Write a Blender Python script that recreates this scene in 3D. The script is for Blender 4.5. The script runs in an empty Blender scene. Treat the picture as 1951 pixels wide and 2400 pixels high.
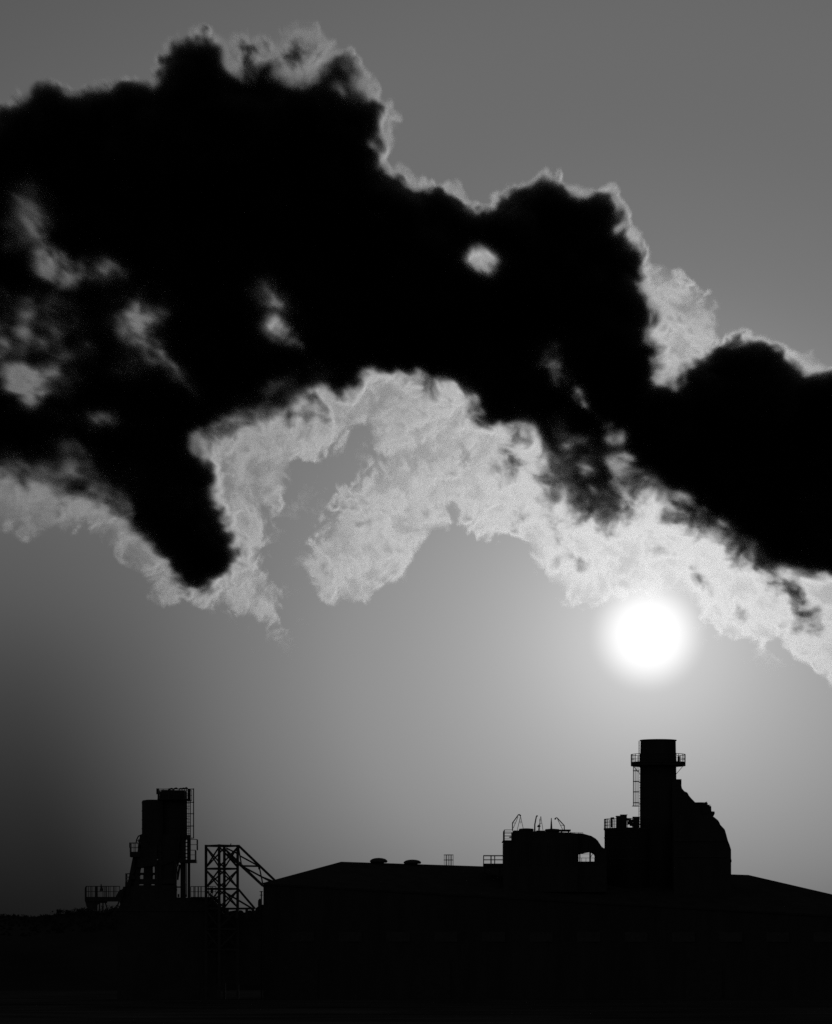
import bpy, bmesh, math, random
import numpy as np
from mathutils import Vector, Matrix

S = bpy.context.scene
COL = S.collection
R = math.radians
random.seed(4)

# ------------------------------------------------------------------ camera
# level view camera with a rising front (vertical shift): eye 2 m above the ground
EYE = 2.0
KA = 2 * math.tan(R(6.0)) / 1951.0            # metres per reference unit at 1 m distance
cam = bpy.data.cameras.new("camera")
cam_o = bpy.data.objects.new("camera", cam)
COL.objects.link(cam_o)
cam_o.location = (0, 0, EYE)
cam_o.rotation_euler = (R(90), 0, 0)
cam.sensor_fit = 'HORIZONTAL'
cam.sensor_width = 36.0
cam.lens = 18.0 / math.tan(R(6.0))
cam.shift_y = 1100.0 / 1951.0
cam.clip_start = 1.0
cam.clip_end = 30000.0
S.camera = cam_o

SUN_AZ = R(3.355)
SUN_EL = R(5.0)
SUN_DIR = Vector((math.sin(SUN_AZ) * math.cos(SUN_EL), math.cos(SUN_AZ) * math.cos(SUN_EL), math.sin(SUN_EL)))

# ------------------------------------------------------------------ world: clear low-sun sky seen on black and white film
world = bpy.data.worlds.new("World")
S.world = world
world.use_nodes = True
nt = world.node_tree
nt.nodes.clear()


def N(t, **kw):
    n = nt.nodes.new(t)
    for k, v in kw.items():
        setattr(n, k, v)
    return n


def L(a, b):
    nt.links.new(a, b)


def M(op, a, b=None, c=None, clamp=False):
    n = N('ShaderNodeMath', operation=op, use_clamp=clamp)
    for i, v in enumerate((a, b, c)):
        if v is None:
            continue
        if isinstance(v, (int, float)):
            n.inputs[i].default_value = v
        else:
            L(v, n.inputs[i])
    return n.outputs[0]


def curve(x, pts):
    """piecewise linear function of x (x already scaled 0..1)"""
    n = N('ShaderNodeFloatCurve')
    L(x, n.inputs['Value'])
    c = n.mapping.curves[0]
    n.mapping.use_clip = False
    while len(c.points) < len(pts):
        c.points.new(0.5, 0.5)
    for p, (u, v) in zip(c.points, pts):
        p.location = (u, v)
        p.handle_type = 'AUTO_CLAMPED'
    n.mapping.update()
    return n.outputs[0]


geo = N('ShaderNodeTexCoord')
nrm = N('ShaderNodeVectorMath', operation='NORMALIZE')
L(geo.outputs['Generated'], nrm.inputs[0])
sky = N('ShaderNodeTexSky', sky_type='NISHITA', sun_disc=False)
sky.sun_elevation = SUN_EL
sky.sun_rotation = SUN_AZ
sky.dust_density = 3.0
bw = N('ShaderNodeRGBToBW')
L(sky.outputs[0], bw.inputs[0])
dot = N('ShaderNodeVectorMath', operation='DOT_PRODUCT')
L(nrm.outputs[0], dot.inputs[0])
dot.inputs[1].default_value = SUN_DIR
crs = N('ShaderNodeVectorMath', operation='CROSS_PRODUCT')
L(nrm.outputs[0], crs.inputs[0])
crs.inputs[1].default_value = SUN_DIR
crl = N('ShaderNodeVectorMath', operation='LENGTH')
L(crs.outputs[0], crl.inputs[0])
theta = M('MULTIPLY', M('ARCTAN2', crl.outputs['Value'], dot.outputs['Value']), 180 / math.pi)   # degrees from the sun
sepw = N('ShaderNodeSeparateXYZ')
L(nrm.outputs[0], sepw.inputs[0])
elev = M('MULTIPLY', M('ARCSINE', sepw.outputs[2]), 180 / math.pi)
# aureole of the bare sun in dusty air
th_n = M('DIVIDE', theta, 20.0, clamp=True)
aur = M('MULTIPLY', curve(th_n, [(0, 0.80), (0.05, 0.71), (0.10, 0.61), (0.15, 0.535), (0.205, 0.475), (0.283, 0.415), (0.33, 0.415), (0.46, 0.48), (0.65, 0.49), (1.0, 1.0)]), 1.5)
# absorbing smog low over the horizon, thinner against the sun's own glare
low = curve(M('DIVIDE', elev, 12.0, clamp=True), [(0, 0.08), (0.10, 0.09), (0.29, 0.21), (0.50, 0.56), (0.78, 0.97), (1.0, 1.0)])
side = N('ShaderNodeMapRange', interpolation_type='SMOOTHSTEP')
L(theta, side.inputs[0])
side.inputs[1].default_value = 4.2
side.inputs[2].default_value = 9.3
smog = M('SUBTRACT', 1.0, M('MULTIPLY', side.outputs[0], M('SUBTRACT', 1.0, low)))
# the overexposed sun itself
disc = N('ShaderNodeMapRange', interpolation_type='SMOOTHSTEP')
L(theta, disc.inputs[0])
disc.inputs[1].default_value = 0.90
disc.inputs[2].default_value = 0.28
glow = M('EXPONENT', M('MULTIPLY', theta, -1 / 1.15))
lum = M('MULTIPLY', M('MULTIPLY', bw.outputs[0], aur), smog)
lum = M('ADD', lum, M('MULTIPLY', disc.outputs[0], 42.0))
lum = M('ADD', lum, M('MULTIPLY', glow, 25.0))
bg = N('ShaderNodeBackground')
L(lum, bg.inputs[0])
bg.inputs[1].default_value = 0.10
wo = N('ShaderNodeOutputWorld')
L(bg.outputs[0], wo.inputs[0])
world.cycles.sampling_method = 'MANUAL'
world.cycles.sample_map_resolution = 2048

# ------------------------------------------------------------------ sun
sl = bpy.data.lights.new("sun", 'SUN')
sl.energy = 2.0
sl.angle = R(0.53)
sl.color = (1.0, 1.0, 1.0)                    # black and white photograph
so = bpy.data.objects.new("sun", sl)
COL.objects.link(so)
so.location = (40, 700, 120)
so.rotation_euler = SUN_DIR.to_track_quat('Z', 'Y').to_euler()

# ------------------------------------------------------------------ film
S.render.engine = 'CYCLES'
S.view_settings.view_transform = 'Standard'
S.view_settings.look = 'None'
S.view_settings.exposure = -3.32
S.view_settings.gamma = 1.0
S.view_settings.use_curve_mapping = False
S.cycles.max_bounces = 3
S.cycles.diffuse_bounces = 2
S.cycles.glossy_bounces = 1
S.cycles.volume_bounces = 2
S.cycles.transparent_max_bounces = 8
S.cycles.use_denoising = False
S.cycles.volume_step_rate = 4.0
S.cycles.volume_max_steps = 256
S.render.film_transparent = False


def P(px, py, D):
    """a point of the place D metres away, from its bearing"""
    return Vector(((px - 975.5) * KA * D, D, EYE + (2300.0 - py) * KA * D))


def tag(o, label=None, cat=None, group=None, kind=None):
    if label:
        o['label'] = label
    if cat:
        o['category'] = cat
    if group:
        o['group'] = group
    if kind:
        o['kind'] = kind
    return o

# ------------------------------------------------------------------ smoke plume
# Drifts 650 m away behind the plant. Its optical thickness is laid out on the plume's own
# upright plane, then given real depth, billows and wisps as a voxel volume.
def plume_layout():
    X0, X1, Y0, Y1, st = -460.0, 2420.0, 20.0, 1640.0, 2.0
    PAD, nx0 = 165, 1110                        # the noise tiles over the plume's far ends
    nx, ny = int((X1 - X0) / st), int((Y1 - Y0) / st)
    gx, gy = np.meshgrid(X0 + (np.arange(nx) + .5) * st, Y0 + (np.arange(ny) + .5) * st)
    gx = gx.astype(np.float32)
    gy = gy.astype(np.float32)
    rng = np.random.default_rng(11)
    fy = np.fft.fftfreq(ny)[:, None]
    fx = np.fft.rfftfreq(nx)[None, :]
    kk = np.sqrt(fx * fx + fy * fy)
    kk[0, 0] = 1
    k0 = np.sqrt(np.fft.rfftfreq(nx0)[None, :] ** 2 + fy * fy)
    k0[0, 0] = 1

    def fbm(lmax, lmin, beta):
        """spectral noise between two wavelengths (layout units), unit variance"""
        k = k0 / st
        amp = (k ** (-beta)) * np.exp(-(1 / (lmax * k)) ** 4) * np.exp(-(k * lmin) ** 2)
        w = np.fft.rfft2(rng.standard_normal((ny, nx0)))
        f = np.fft.irfft2(w * amp, s=(ny, nx0))
        f -= f.mean()
        return np.pad((f / f.std()).astype(np.float32), ((0, 0), (PAD, PAD)), 'wrap')

    def blur(a, s):
        s = s / st
        g = np.exp(-2 * (math.pi * kk * s) ** 2)
        g[0, 0] = 1
        return np.fft.irfft2(np.fft.rfft2(a) * g, s=(ny, nx)).astype(np.float32)

    def samp(a, x, y):
        u = np.clip((x - X0) / st - .5, 0, nx - 1.001)
        v = np.clip((y - Y0) / st - .5, 0, ny - 1.001)
        i = u.astype(np.int32)
        j = v.astype(np.int32)
        fu = u - i
        fv = v - j
        return (a[j, i] * (1 - fu) * (1 - fv) + a[j, i + 1] * fu * (1 - fv) + a[j + 1, i] * (1 - fu) * fv + a[j + 1, i + 1] * fu * fv)

    def poly(pts, x, y):
        ins = np.zeros(x.shape, bool)
        n = len(pts)
        xs = [p[0] for p in pts]
        ys = [p[1] for p in pts]
        # only test inside the bounding box
        m = (x > min(xs)) & (x < max(xs)) & (y > min(ys)) & (y < max(ys))
        xx, yy = x[m], y[m]
        r = np.zeros(xx.shape, bool)
        for a in range(n):
            x1, y1 = pts[a]
            x2, y2 = pts[(a + 1) % n]
            if y1 == y2:
                continue
            c = (yy > min(y1, y2)) & (yy <= max(y1, y2))
            r ^= c & (xx < (yy - y1) * (x2 - x1) / (y2 - y1) + x1)
        ins[m] = r
        return ins.astype(np.float32)

    def sstep(a, lo, hi):
        t = np.clip((a - lo) / (hi - lo), 0, 1)
        return t * t * (3 - 2 * t)

    def ell(x, y, rx, ry, ang=0, p=1.0):
        c, s = math.cos(R(ang)), math.sin(R(ang))
        dx, dy = wxs - x, wys - y
        u = (dx * c + dy * s) / rx
        v = (-dx * s + dy * c) / ry
        return np.exp(-(u * u + v * v) ** p)

    CORE = [(0, 288), (6, 260), (34, 246), (51, 229), (90, 215), (121, 202), (141, 215), (158, 226), (186, 217), (215, 206), (243, 202), (282, 213), (294, 198), (327, 191), (361, 195), (370, 164), (384, 119), (401, 102), (446, 93), (480, 95), (500, 88), (517, 93), (528, 124), (533, 169), (559, 195), (593, 183), (632, 167), (677, 181), (711, 198), (751, 189), (762, 164), (785, 138), (807, 150), (824, 181), (847, 209), (881, 237), (903, 251), (913, 277), (906, 305), (881, 327), (864, 342), (886, 367), (900, 401), (912, 423), (937, 421), (960, 446), (980, 460), (1005, 455), (1056, 464), (1090, 475), (1104, 495), (1135, 506), (1152, 486), (1186, 461), (1225, 450), (1242, 424), (1259, 410), (1287, 416), (1310, 427), (1332, 452), (1352, 464), (1377, 454), (1411, 461), (1434, 492), (1456, 537), (1479, 571), (1502, 608), (1502, 639), (1493, 667), (1507, 695), (1527, 735), (1536, 769), (1527, 802), (1519, 836), (1527, 876), (1558, 904), (1589, 929), (1598, 898), (1620, 865), (1648, 853), (1682, 817), (1722, 797), (1756, 787), (1790, 797), (1812, 825), (1835, 856), (1874, 887), (1908, 876), (1931, 876), (1951, 879), (2030, 868), (2150, 850), (2250, 890), (2330, 980), (2300, 1080), (2350, 1200), (2290, 1340), (2200, 1430), (2050, 1390), (1951, 1345), (1925, 1348), (1897, 1336), (1840, 1334), (1818, 1319), (1761, 1291), (1722, 1252), (1682, 1223), (1648, 1195), (1609, 1167), (1552, 1158), (1519, 1139), (1496, 1116), (1482, 1077), (1470, 1058), (1440, 1082), (1428, 1112), (1452, 1145), (1462, 1172), (1423, 1190), (1377, 1173), (1332, 1161), (1298, 1105), (1287, 1077), (1265, 1043), (1248, 1012), (1208, 998), (1163, 981), (1152, 1003), (1129, 986), (1115, 941), (1084, 913), (1044, 896), (1005, 868), (971, 868), (954, 875), (926, 869), (892, 864), (847, 875), (813, 909), (790, 920), (756, 909), (740, 931), (689, 931), (666, 960), (627, 979), (587, 996), (542, 988), (497, 993), (469, 1016), (454, 1061), (469, 1090), (497, 1090), (525, 1095), (517, 1123), (497, 1146), (497, 1174), (519, 1208), (531, 1248), (556, 1287), (556, 1315), (525, 1349), (497, 1369), (463, 1377), (429, 1358), (395, 1332), (373, 1298), (339, 1259), (310, 1219), (305, 1180), (265, 1163), (226, 1152), (169, 1146), (102, 1146), (73, 1118), (34, 1101), (0, 1090), (-150, 1060), (-260, 1000), (-330, 900), (-300, 800), (-370, 690), (-350, 560), (-380, 470), (-300, 380), (-180, 310)]
    ENV = [(0, 272), (6, 250), (40, 232), (90, 203), (125, 192), (160, 210), (215, 196), (250, 192), (300, 185), (345, 180), (360, 165), (378, 108), (398, 90), (440, 80), (480, 84), (510, 80), (540, 84), (557, 74), (575, 60), (595, 66), (607, 88), (640, 82), (670, 73), (700, 66), (740, 74), (772, 90), (803, 108), (830, 125), (845, 150), (862, 172), (884, 190), (895, 228), (920, 230), (936, 255), (936, 290), (922, 325), (905, 352), (912, 385), (922, 408), (935, 390), (950, 385), (971, 407), (996, 402), (1013, 419), (1027, 435), (1056, 424), (1090, 427), (1104, 458), (1129, 481), (1157, 458), (1197, 438), (1219, 435), (1248, 407), (1262, 400), (1298, 405), (1332, 425), (1360, 433), (1372, 447), (1400, 438), (1428, 433), (1454, 450), (1458, 475), (1475, 503), (1486, 526), (1502, 548), (1508, 582), (1516, 602), (1536, 608), (1569, 617), (1585, 644), (1594, 673), (1626, 678), (1662, 685), (1645, 706), (1656, 740), (1673, 774), (1665, 802), (1677, 815), (1716, 783), (1761, 772), (1797, 783), (1820, 806), (1840, 806), (1852, 826), (1886, 822), (1908, 842), (1919, 862), (1951, 868), (2030, 860), (2160, 838), (2270, 875), (2370, 970), (2345, 1080), (2395, 1220), (2340, 1400), (2250, 1560), (2150, 1625), (2060, 1625), (1985, 1600), (1951, 1590), (1919, 1588), (1886, 1562), (1863, 1523), (1829, 1489), (1803, 1494), (1797, 1532), (1786, 1500), (1761, 1498), (1705, 1489), (1665, 1455), (1620, 1415), (1580, 1400), (1536, 1393), (1480, 1385), (1440, 1410), (1383, 1412), (1344, 1404), (1304, 1376), (1270, 1331), (1231, 1285), (1208, 1257), (1163, 1252), (1140, 1269), (1123, 1269), (1118, 1240), (1090, 1218), (1067, 1178), (1056, 1195), (1050, 1235), (1005, 1269), (971, 1297), (948, 1321), (926, 1377), (881, 1389), (835, 1400), (790, 1406), (756, 1403), (728, 1377), (723, 1338), (689, 1310), (728, 1304), (734, 1281), (762, 1242), (779, 1197), (807, 1146), (864, 1118), (903, 1095), (881, 1050), (864, 1022), (847, 988), (819, 993), (813, 1039), (807, 1090), (796, 1106), (779, 1095), (799, 1061), (802, 1016), (779, 1027), (740, 1050), (700, 1095), (666, 1129), (644, 1185), (621, 1225), (621, 1253), (598, 1287), (621, 1310), (610, 1349), (644, 1377), (638, 1423), (660, 1466), (615, 1450), (576, 1456), (548, 1434), (542, 1400), (508, 1400), (480, 1420), (446, 1406), (423, 1383), (401, 1417), (367, 1394), (344, 1355), (322, 1310), (288, 1276), (243, 1253), (181, 1225), (102, 1248), (56, 1225), (0, 1236), (-150, 1215), (-300, 1110), (-390, 960), (-370, 800), (-430, 690), (-400, 550), (-430, 450), (-340, 330), (-190, 262)]
    # coordinates stirred by turbulence
    big_x, big_y = fbm(260, 60, 2.0), fbm(260, 60, 2.0)
    w1x, w1y = fbm(170, 12, 1.9), fbm(170, 12, 1.9)
    w2x, w2y = fbm(40, 4, 1.75), fbm(40, 4, 1.75)
    w3x, w3y = fbm(14, 3, 1.5), fbm(14, 3, 1.5)
    wxs = gx + 5 * w1x + 3 * w2x
    wys = gy + 5 * w1y + 3 * w2y
    # cauliflower heads: rounded lobes bulge out, creases stay narrow
    bl1, bl2, bl3 = fbm(75, 40, 1.0), fbm(34, 18, 1.0), fbm(17, 9, 1.0)
    bill = 5.0 * (np.abs(bl1) - .8) + 3.2 * (np.abs(bl2) - .8) + 1.6 * (np.abs(bl3) - .8)
    c0 = blur(poly(CORE, wxs - 2 * w2x, wys - 2 * w2y), 12)
    gvy, gvx = np.gradient(c0)
    gl = np.sqrt(gvx ** 2 + gvy ** 2) + 1e-4
    gxn, gyn = blur(gvx, 8) / (blur(gl, 8) + 1e-4), blur(gvy, 8) / (blur(gl, 8) + 1e-4)
    upper = sstep(gyn, -.1, .5)                                                    # 1 along the rolling upper side
    cx = wxs + (1.2 - .9 * upper) * w3x + gxn * bill * (2.0 + .6 * upper)
    cy = wys + (1.2 - .9 * upper) * w3y + gyn * bill * (2.0 + .6 * upper)
    calm = 1 - .75 * upper
    ex = gx + 6.0 * w1x * (1 - .4 * upper) + (4.0 * w2x + 2.6 * w3x) * calm
    ey = gy + 6.0 * w1y * (1 - .4 * upper) + (4.0 * w2y + 2.6 * w3y) * calm

    core = poly(CORE, cx, cy)
    env = poly(ENV, ex + (.5 + 1.8 * upper) * gxn * bill, ey + (.5 + 1.8 * upper) * gyn * bill)
    # bright windows through the dark bank
    HOLES = [([(1080, 612), (1120, 590), (1140, 580), (1170, 600), (1163, 642), (1150, 662), (1118, 640), (1082, 622)], 9, 0.93),
             ([(1411, 1010), (1425, 1003), (1442, 1015), (1466, 1000), (1468, 1018), (1462, 1050), (1440, 1040), (1415, 1045)], 9, 0.88),
             ([(-40, 850), (0, 850), (60, 862), (115, 877), (135, 895), (120, 940), (97, 968), (60, 950), (20, 912), (-40, 870)], 14, 0.82),
             ([(40, 470), (62, 490), (98, 545), (100, 580), (130, 582), (225, 610), (238, 632), (200, 664), (110, 676), (78, 640), (70, 590), (80, 560)], 16, 0.79),
             ([(290, 700), (340, 680), (382, 712), (350, 760), (345, 840), (318, 838), (288, 795)], 17, 0.76),
             ([(380, 830), (410, 850), (455, 900), (470, 930), (430, 920), (395, 880)], 16, 0.5),
             ([(120, 965), (200, 960), (280, 985), (330, 990), (270, 1020), (180, 1000)], 17, 0.46),
             ([(600, 745), (645, 745), (672, 768), (705, 785), (734, 802), (728, 842), (712, 835), (668, 806), (630, 790)], 13, 0.86),
             ([(1270, 835), (1318, 848), (1326, 882), (1310, 905), (1290, 870)], 12, 0.72)]
    hx, hy = gx + 7 * w1x + 6 * w2x + 3 * w3x, gy + 7 * w1y + 6 * w2y + 3 * w3y
    nm = fbm(160, 12, 1.9)
    nl = fbm(420, 70, 2.0)
    base = fbm(230, 3.0, 1.5)
    nw = samp(base, gx + 7 * big_x + 4 * w1x, gy + 7 * big_y + 4 * w1y)           # curled wisps
    b2 = fbm(170, 4, 1.6)
    rid = samp(b2, gx + 9 * big_x + 5 * w1x, gy + 9 * big_y + 5 * w1y)
    rid = .8 - np.abs(rid)                                              # thin filaments
    nb = fbm(170, 30, 1.7)
    hole = np.zeros_like(core)
    for pts, s_, a in HOLES:
        hb = poly(pts, hx, hy)
        f = .72 * np.clip(1.2 * blur(hb, s_ * 1.15), 0, 1) + .42 * blur(hb, s_ * 2.6)
        f = f + (.13 * nw + .12 * rid + .07 * nb) * sstep(f, .05, .6)
        hole = np.maximum(hole, a * np.clip(f, 0, 1.08))
    hole = np.clip(hole, 0, 1)
    softness = np.clip(.42 + .5 * ell(160, 1120, 210, 90) + .6 * ell(330, 1180, 90, 110) + .8 * ell(1340, 1150, 190, 90) + .6 * ell(680, 180, 180, 90) + .6 * ell(1650, 1220, 260, 70, 25) + .5 * ell(600, 970, 140, 60) + .5 * ell(130, 205, 200, 50) + .4 * ell(1530, 760, 50, 130), 0, 1)
    c_sharp = blur(core, 5)
    c_soft = blur(core, 22)
    cf = c_sharp * (1 - softness) + c_soft * softness
    rimz = sstep(c_soft, .02, .4) * (1 - sstep(c_soft, .55, .98))
    cf = cf + rimz * (.035 + .17 * softness) * (nw + .4 * rid + .5 * nb)
    cw = blur(core, 30)
    dens = (3.0 + 3.4 * (1 - softness)) * sstep(cf, .22, 1.0) ** 1.2 + 9.0 * sstep(cf * .45 + cw * .55 + .05 * softness * nb, .50 + .10 * softness, .94) ** 1.1
    # thinner, greyer stretches inside the bank
    thin = np.zeros_like(core)
    for e in [(1350, 1100, 110, 90, 20, .62), (1400, 1165, 80, 45, 0, .80), (1300, 1010, 60, 60, 30, .40), (400, 860, 120, 40, 50, .60), (230, 985, 140, 36, 8, .56),
              (70, 780, 190, 120, 0, .68), (80, 1110, 200, 60, 0, .76), (240, 1150, 80, 40, 20, .66), (690, 900, 130, 45, -20, .52), (640, 720, 90, 60, 40, .62), (1390, 970, 100, 18, 42, .62), (330, 780, 110, 130, 0, .64),
              (820, 210, 60, 50, 40, .70), (70, 520, 80, 110, -20, .66), (790, 150, 24, 30, 0, .5), (1310, 870, 70, 45, 40, .60), (600, 970, 90, 26, -20, .66), (180, 1060, 90, 40, 30, .5), (1750, 1280, 90, 22, 30, .6), (250, 640, 70, 60, 0, .6), (140, 880, 90, 60, 20, .6)]:
        thin = np.maximum(thin, e[5] * ell(*e[:5]))
    thin = np.clip(thin * 1.12 * (1 + .12 * nw + .14 * nb + .09 * rid), 0, .86)
    dens = dens * np.minimum(1 - thin, (1 - hole) ** 1.12)
    # bright torn veil round the bank
    e_edge = blur(env, 5)
    e_in = blur(env, 20)
    feather = np.clip(.32 + .8 * ell(620, 1200, 120, 260) + .6 * ell(180, 1220, 300, 60) + .7 * ell(840, 1150, 130, 180) + .5 * ell(1640, 740, 90, 130) + .5 * ell(1450, 1420, 200, 60) + .5 * ell(650, 80, 200, 50), 0, 1)
    feather = feather * (1 - .8 * upper * (1 - ell(1620, 760, 90, 140)))
    ef = e_edge * (1 - feather) + e_in * feather
    ef = sstep(ef + (.06 + .20 * feather) * (nw + .4 * rid + .4 * nb) * (1 - sstep(e_in, .75, 1)) * sstep(e_in, .0, .25), .18, 1.05)
    level = .50 + .13 * nl
    for e in [(700, 90, 200, 60, 0, -.40), (110, 1190, 240, 60, 0, -.35), (640, 1090, 90, 160, 0, -.2), (560, 1340, 140, 100, 0, -.1), (200, 215, 260, 45, 0, -.5), (1450, 1385, 130, 60, 0, -.45), (1520, 1400, 110, 62, 0, -.8), (1180, 460, 400, 60, 40, .0)]:
        level = level * (1 + e[5] * ell(*e[:5]))
    level = level * np.exp(1.15 * np.tanh((.62 * nw + .34 * nb + .44 * rid) / 1.15))
    for e in [(585, 118, 20, 26, 0, 7.0), (716, 112, 20, 18, 0, 5.0), (672, 130, 16, 10, 0, 3.0), (800, 190, 24, 34, 0, 5.0), (1590, 772, 34, 20, 15, 2.6), (1215, 1105, 34, 56, -15, 1.6), (1235, 1050, 22, 30, 0, 1.0),
              (1840, 1365, 36, 22, 40, 2.0), (1875, 1415, 34, 18, 50, 2.4), (1915, 1468, 34, 14, 45, 2.6), (1648, 1372, 22, 16, 30, 1.0), (1330, 1300, 40, 18, 60, .6), (925, 965, 22, 26, 0, .7),
              (985, 1180, 22, 26, 0, 1.0), (915, 1275, 18, 18, 0, .9), (795, 1330, 12, 40, 5, .8), (925, 918, 12, 22, 10, .7), (540, 1020, 50, 30, 0, 1.0), (400, 1285, 26, 40, -35, .9), (700, 960, 60, 20, -25, .6),
              (1330, 1225, 110, 24, 10, 1.2), (1560, 1270, 60, 18, 15, .7), (1460, 1225, 40, 20, 0, .9), (1790, 1430, 40, 20, 30, .6)]:
        level = level + .5 * e[5] * ell(e[0], e[1], 1.5 * e[2], 1.5 * e[3], e[4]) * np.clip(.9 + .30 * nw + .25 * nb, .1, 2)
    # smooth grey shade where the bank thins out over the veil
    for e in [(1320, 1100, 60, 80, -25, 1.9), (1395, 1165, 75, 40, 12, 2.3), (1450, 1195, 50, 40, 20, 1.3), (1625, 1200, 100, 34, 30, 2.6), (1700, 1262, 80, 30, 32, 2.2), (1790, 1325, 50, 34, 35, 2.0), (1870, 1400, 60, 20, 50, 1.2),
              (160, 1165, 130, 30, 10, 1.0), (300, 1215, 30, 50, -30, 1.0), (590, 1000, 90, 26, -15, 1.0), (1165, 985, 40, 26, 20, 1.4), (1525, 800, 22, 90, 0, 1.0)]:
        level = level + e[5] * ell(*e[:5]) * (1 + .10 * nw + .10 * nb)
    # small gaps where the sky shows
    gaps = 1 - np.clip(.95 * ell(1080, 1072, 13, 22, 15, 1.5) + .8 * ell(1068, 1190, 9, 26, 0, 1.5), 0, 1)
    # the veil thickens in ragged patches towards the bank
    level = level + 2.8 * sstep(blur(core, 34) * (1 - .92 * np.clip(blur(hole, 8) * 1.6, 0, 1)) * (.75 + .5 * softness) + .07 * nw + .06 * nb, .06, .62) ** 1.2
    level = level * (1 - .85 * np.clip(thin * 1.25, 0, 1) * sstep(c_soft, .72, 1.0))
    veil = level * ef * gaps
    dens = dens + veil
    # faint stray shreds
    stray = np.clip(ell(620, 1400, 40, 60) * .7 + ell(640, 1130, 60, 90) * .6 + ell(665, 1480, 26, 26) * .5 + ell(830, 1140, 70, 70) * .5 + ell(1780, 1500, 120, 30, 20) * .4, 0, 1) * np.clip(nw + .6 * rid - .1, 0, 3) * .25
    dens = np.maximum(dens + stray * (1 - ef), 0)
    # real half thickness in metres: shreds are thin, the bank is deep and round
    half = 1.8 + 2.0 * np.sqrt(np.clip(blur(env, 40), 0, 1)) * np.clip(e_in, 0, 1) + 9.0 * np.sqrt(np.clip(blur(core * np.clip(1 - 1.0 * blur(hole, 25) * 1.6, 0, 1), 30), 0, 1) * np.clip(c_soft, 0, 1))
    half = np.clip(half, 1.6, 19.0)
    mid = np.clip(3.2 * nl + 2.0 * blur(nm, 14), -8, 8)
    edge = np.clip(np.minimum.reduce([(gx - X0) / 20, (X1 - gx) / 20, (gy - Y0) / 12, (Y1 - gy) / 12]), 0, 1)
    dens = dens * edge
    return dens, half, mid, (X0, X1, Y0, Y1, nx, ny)


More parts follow.
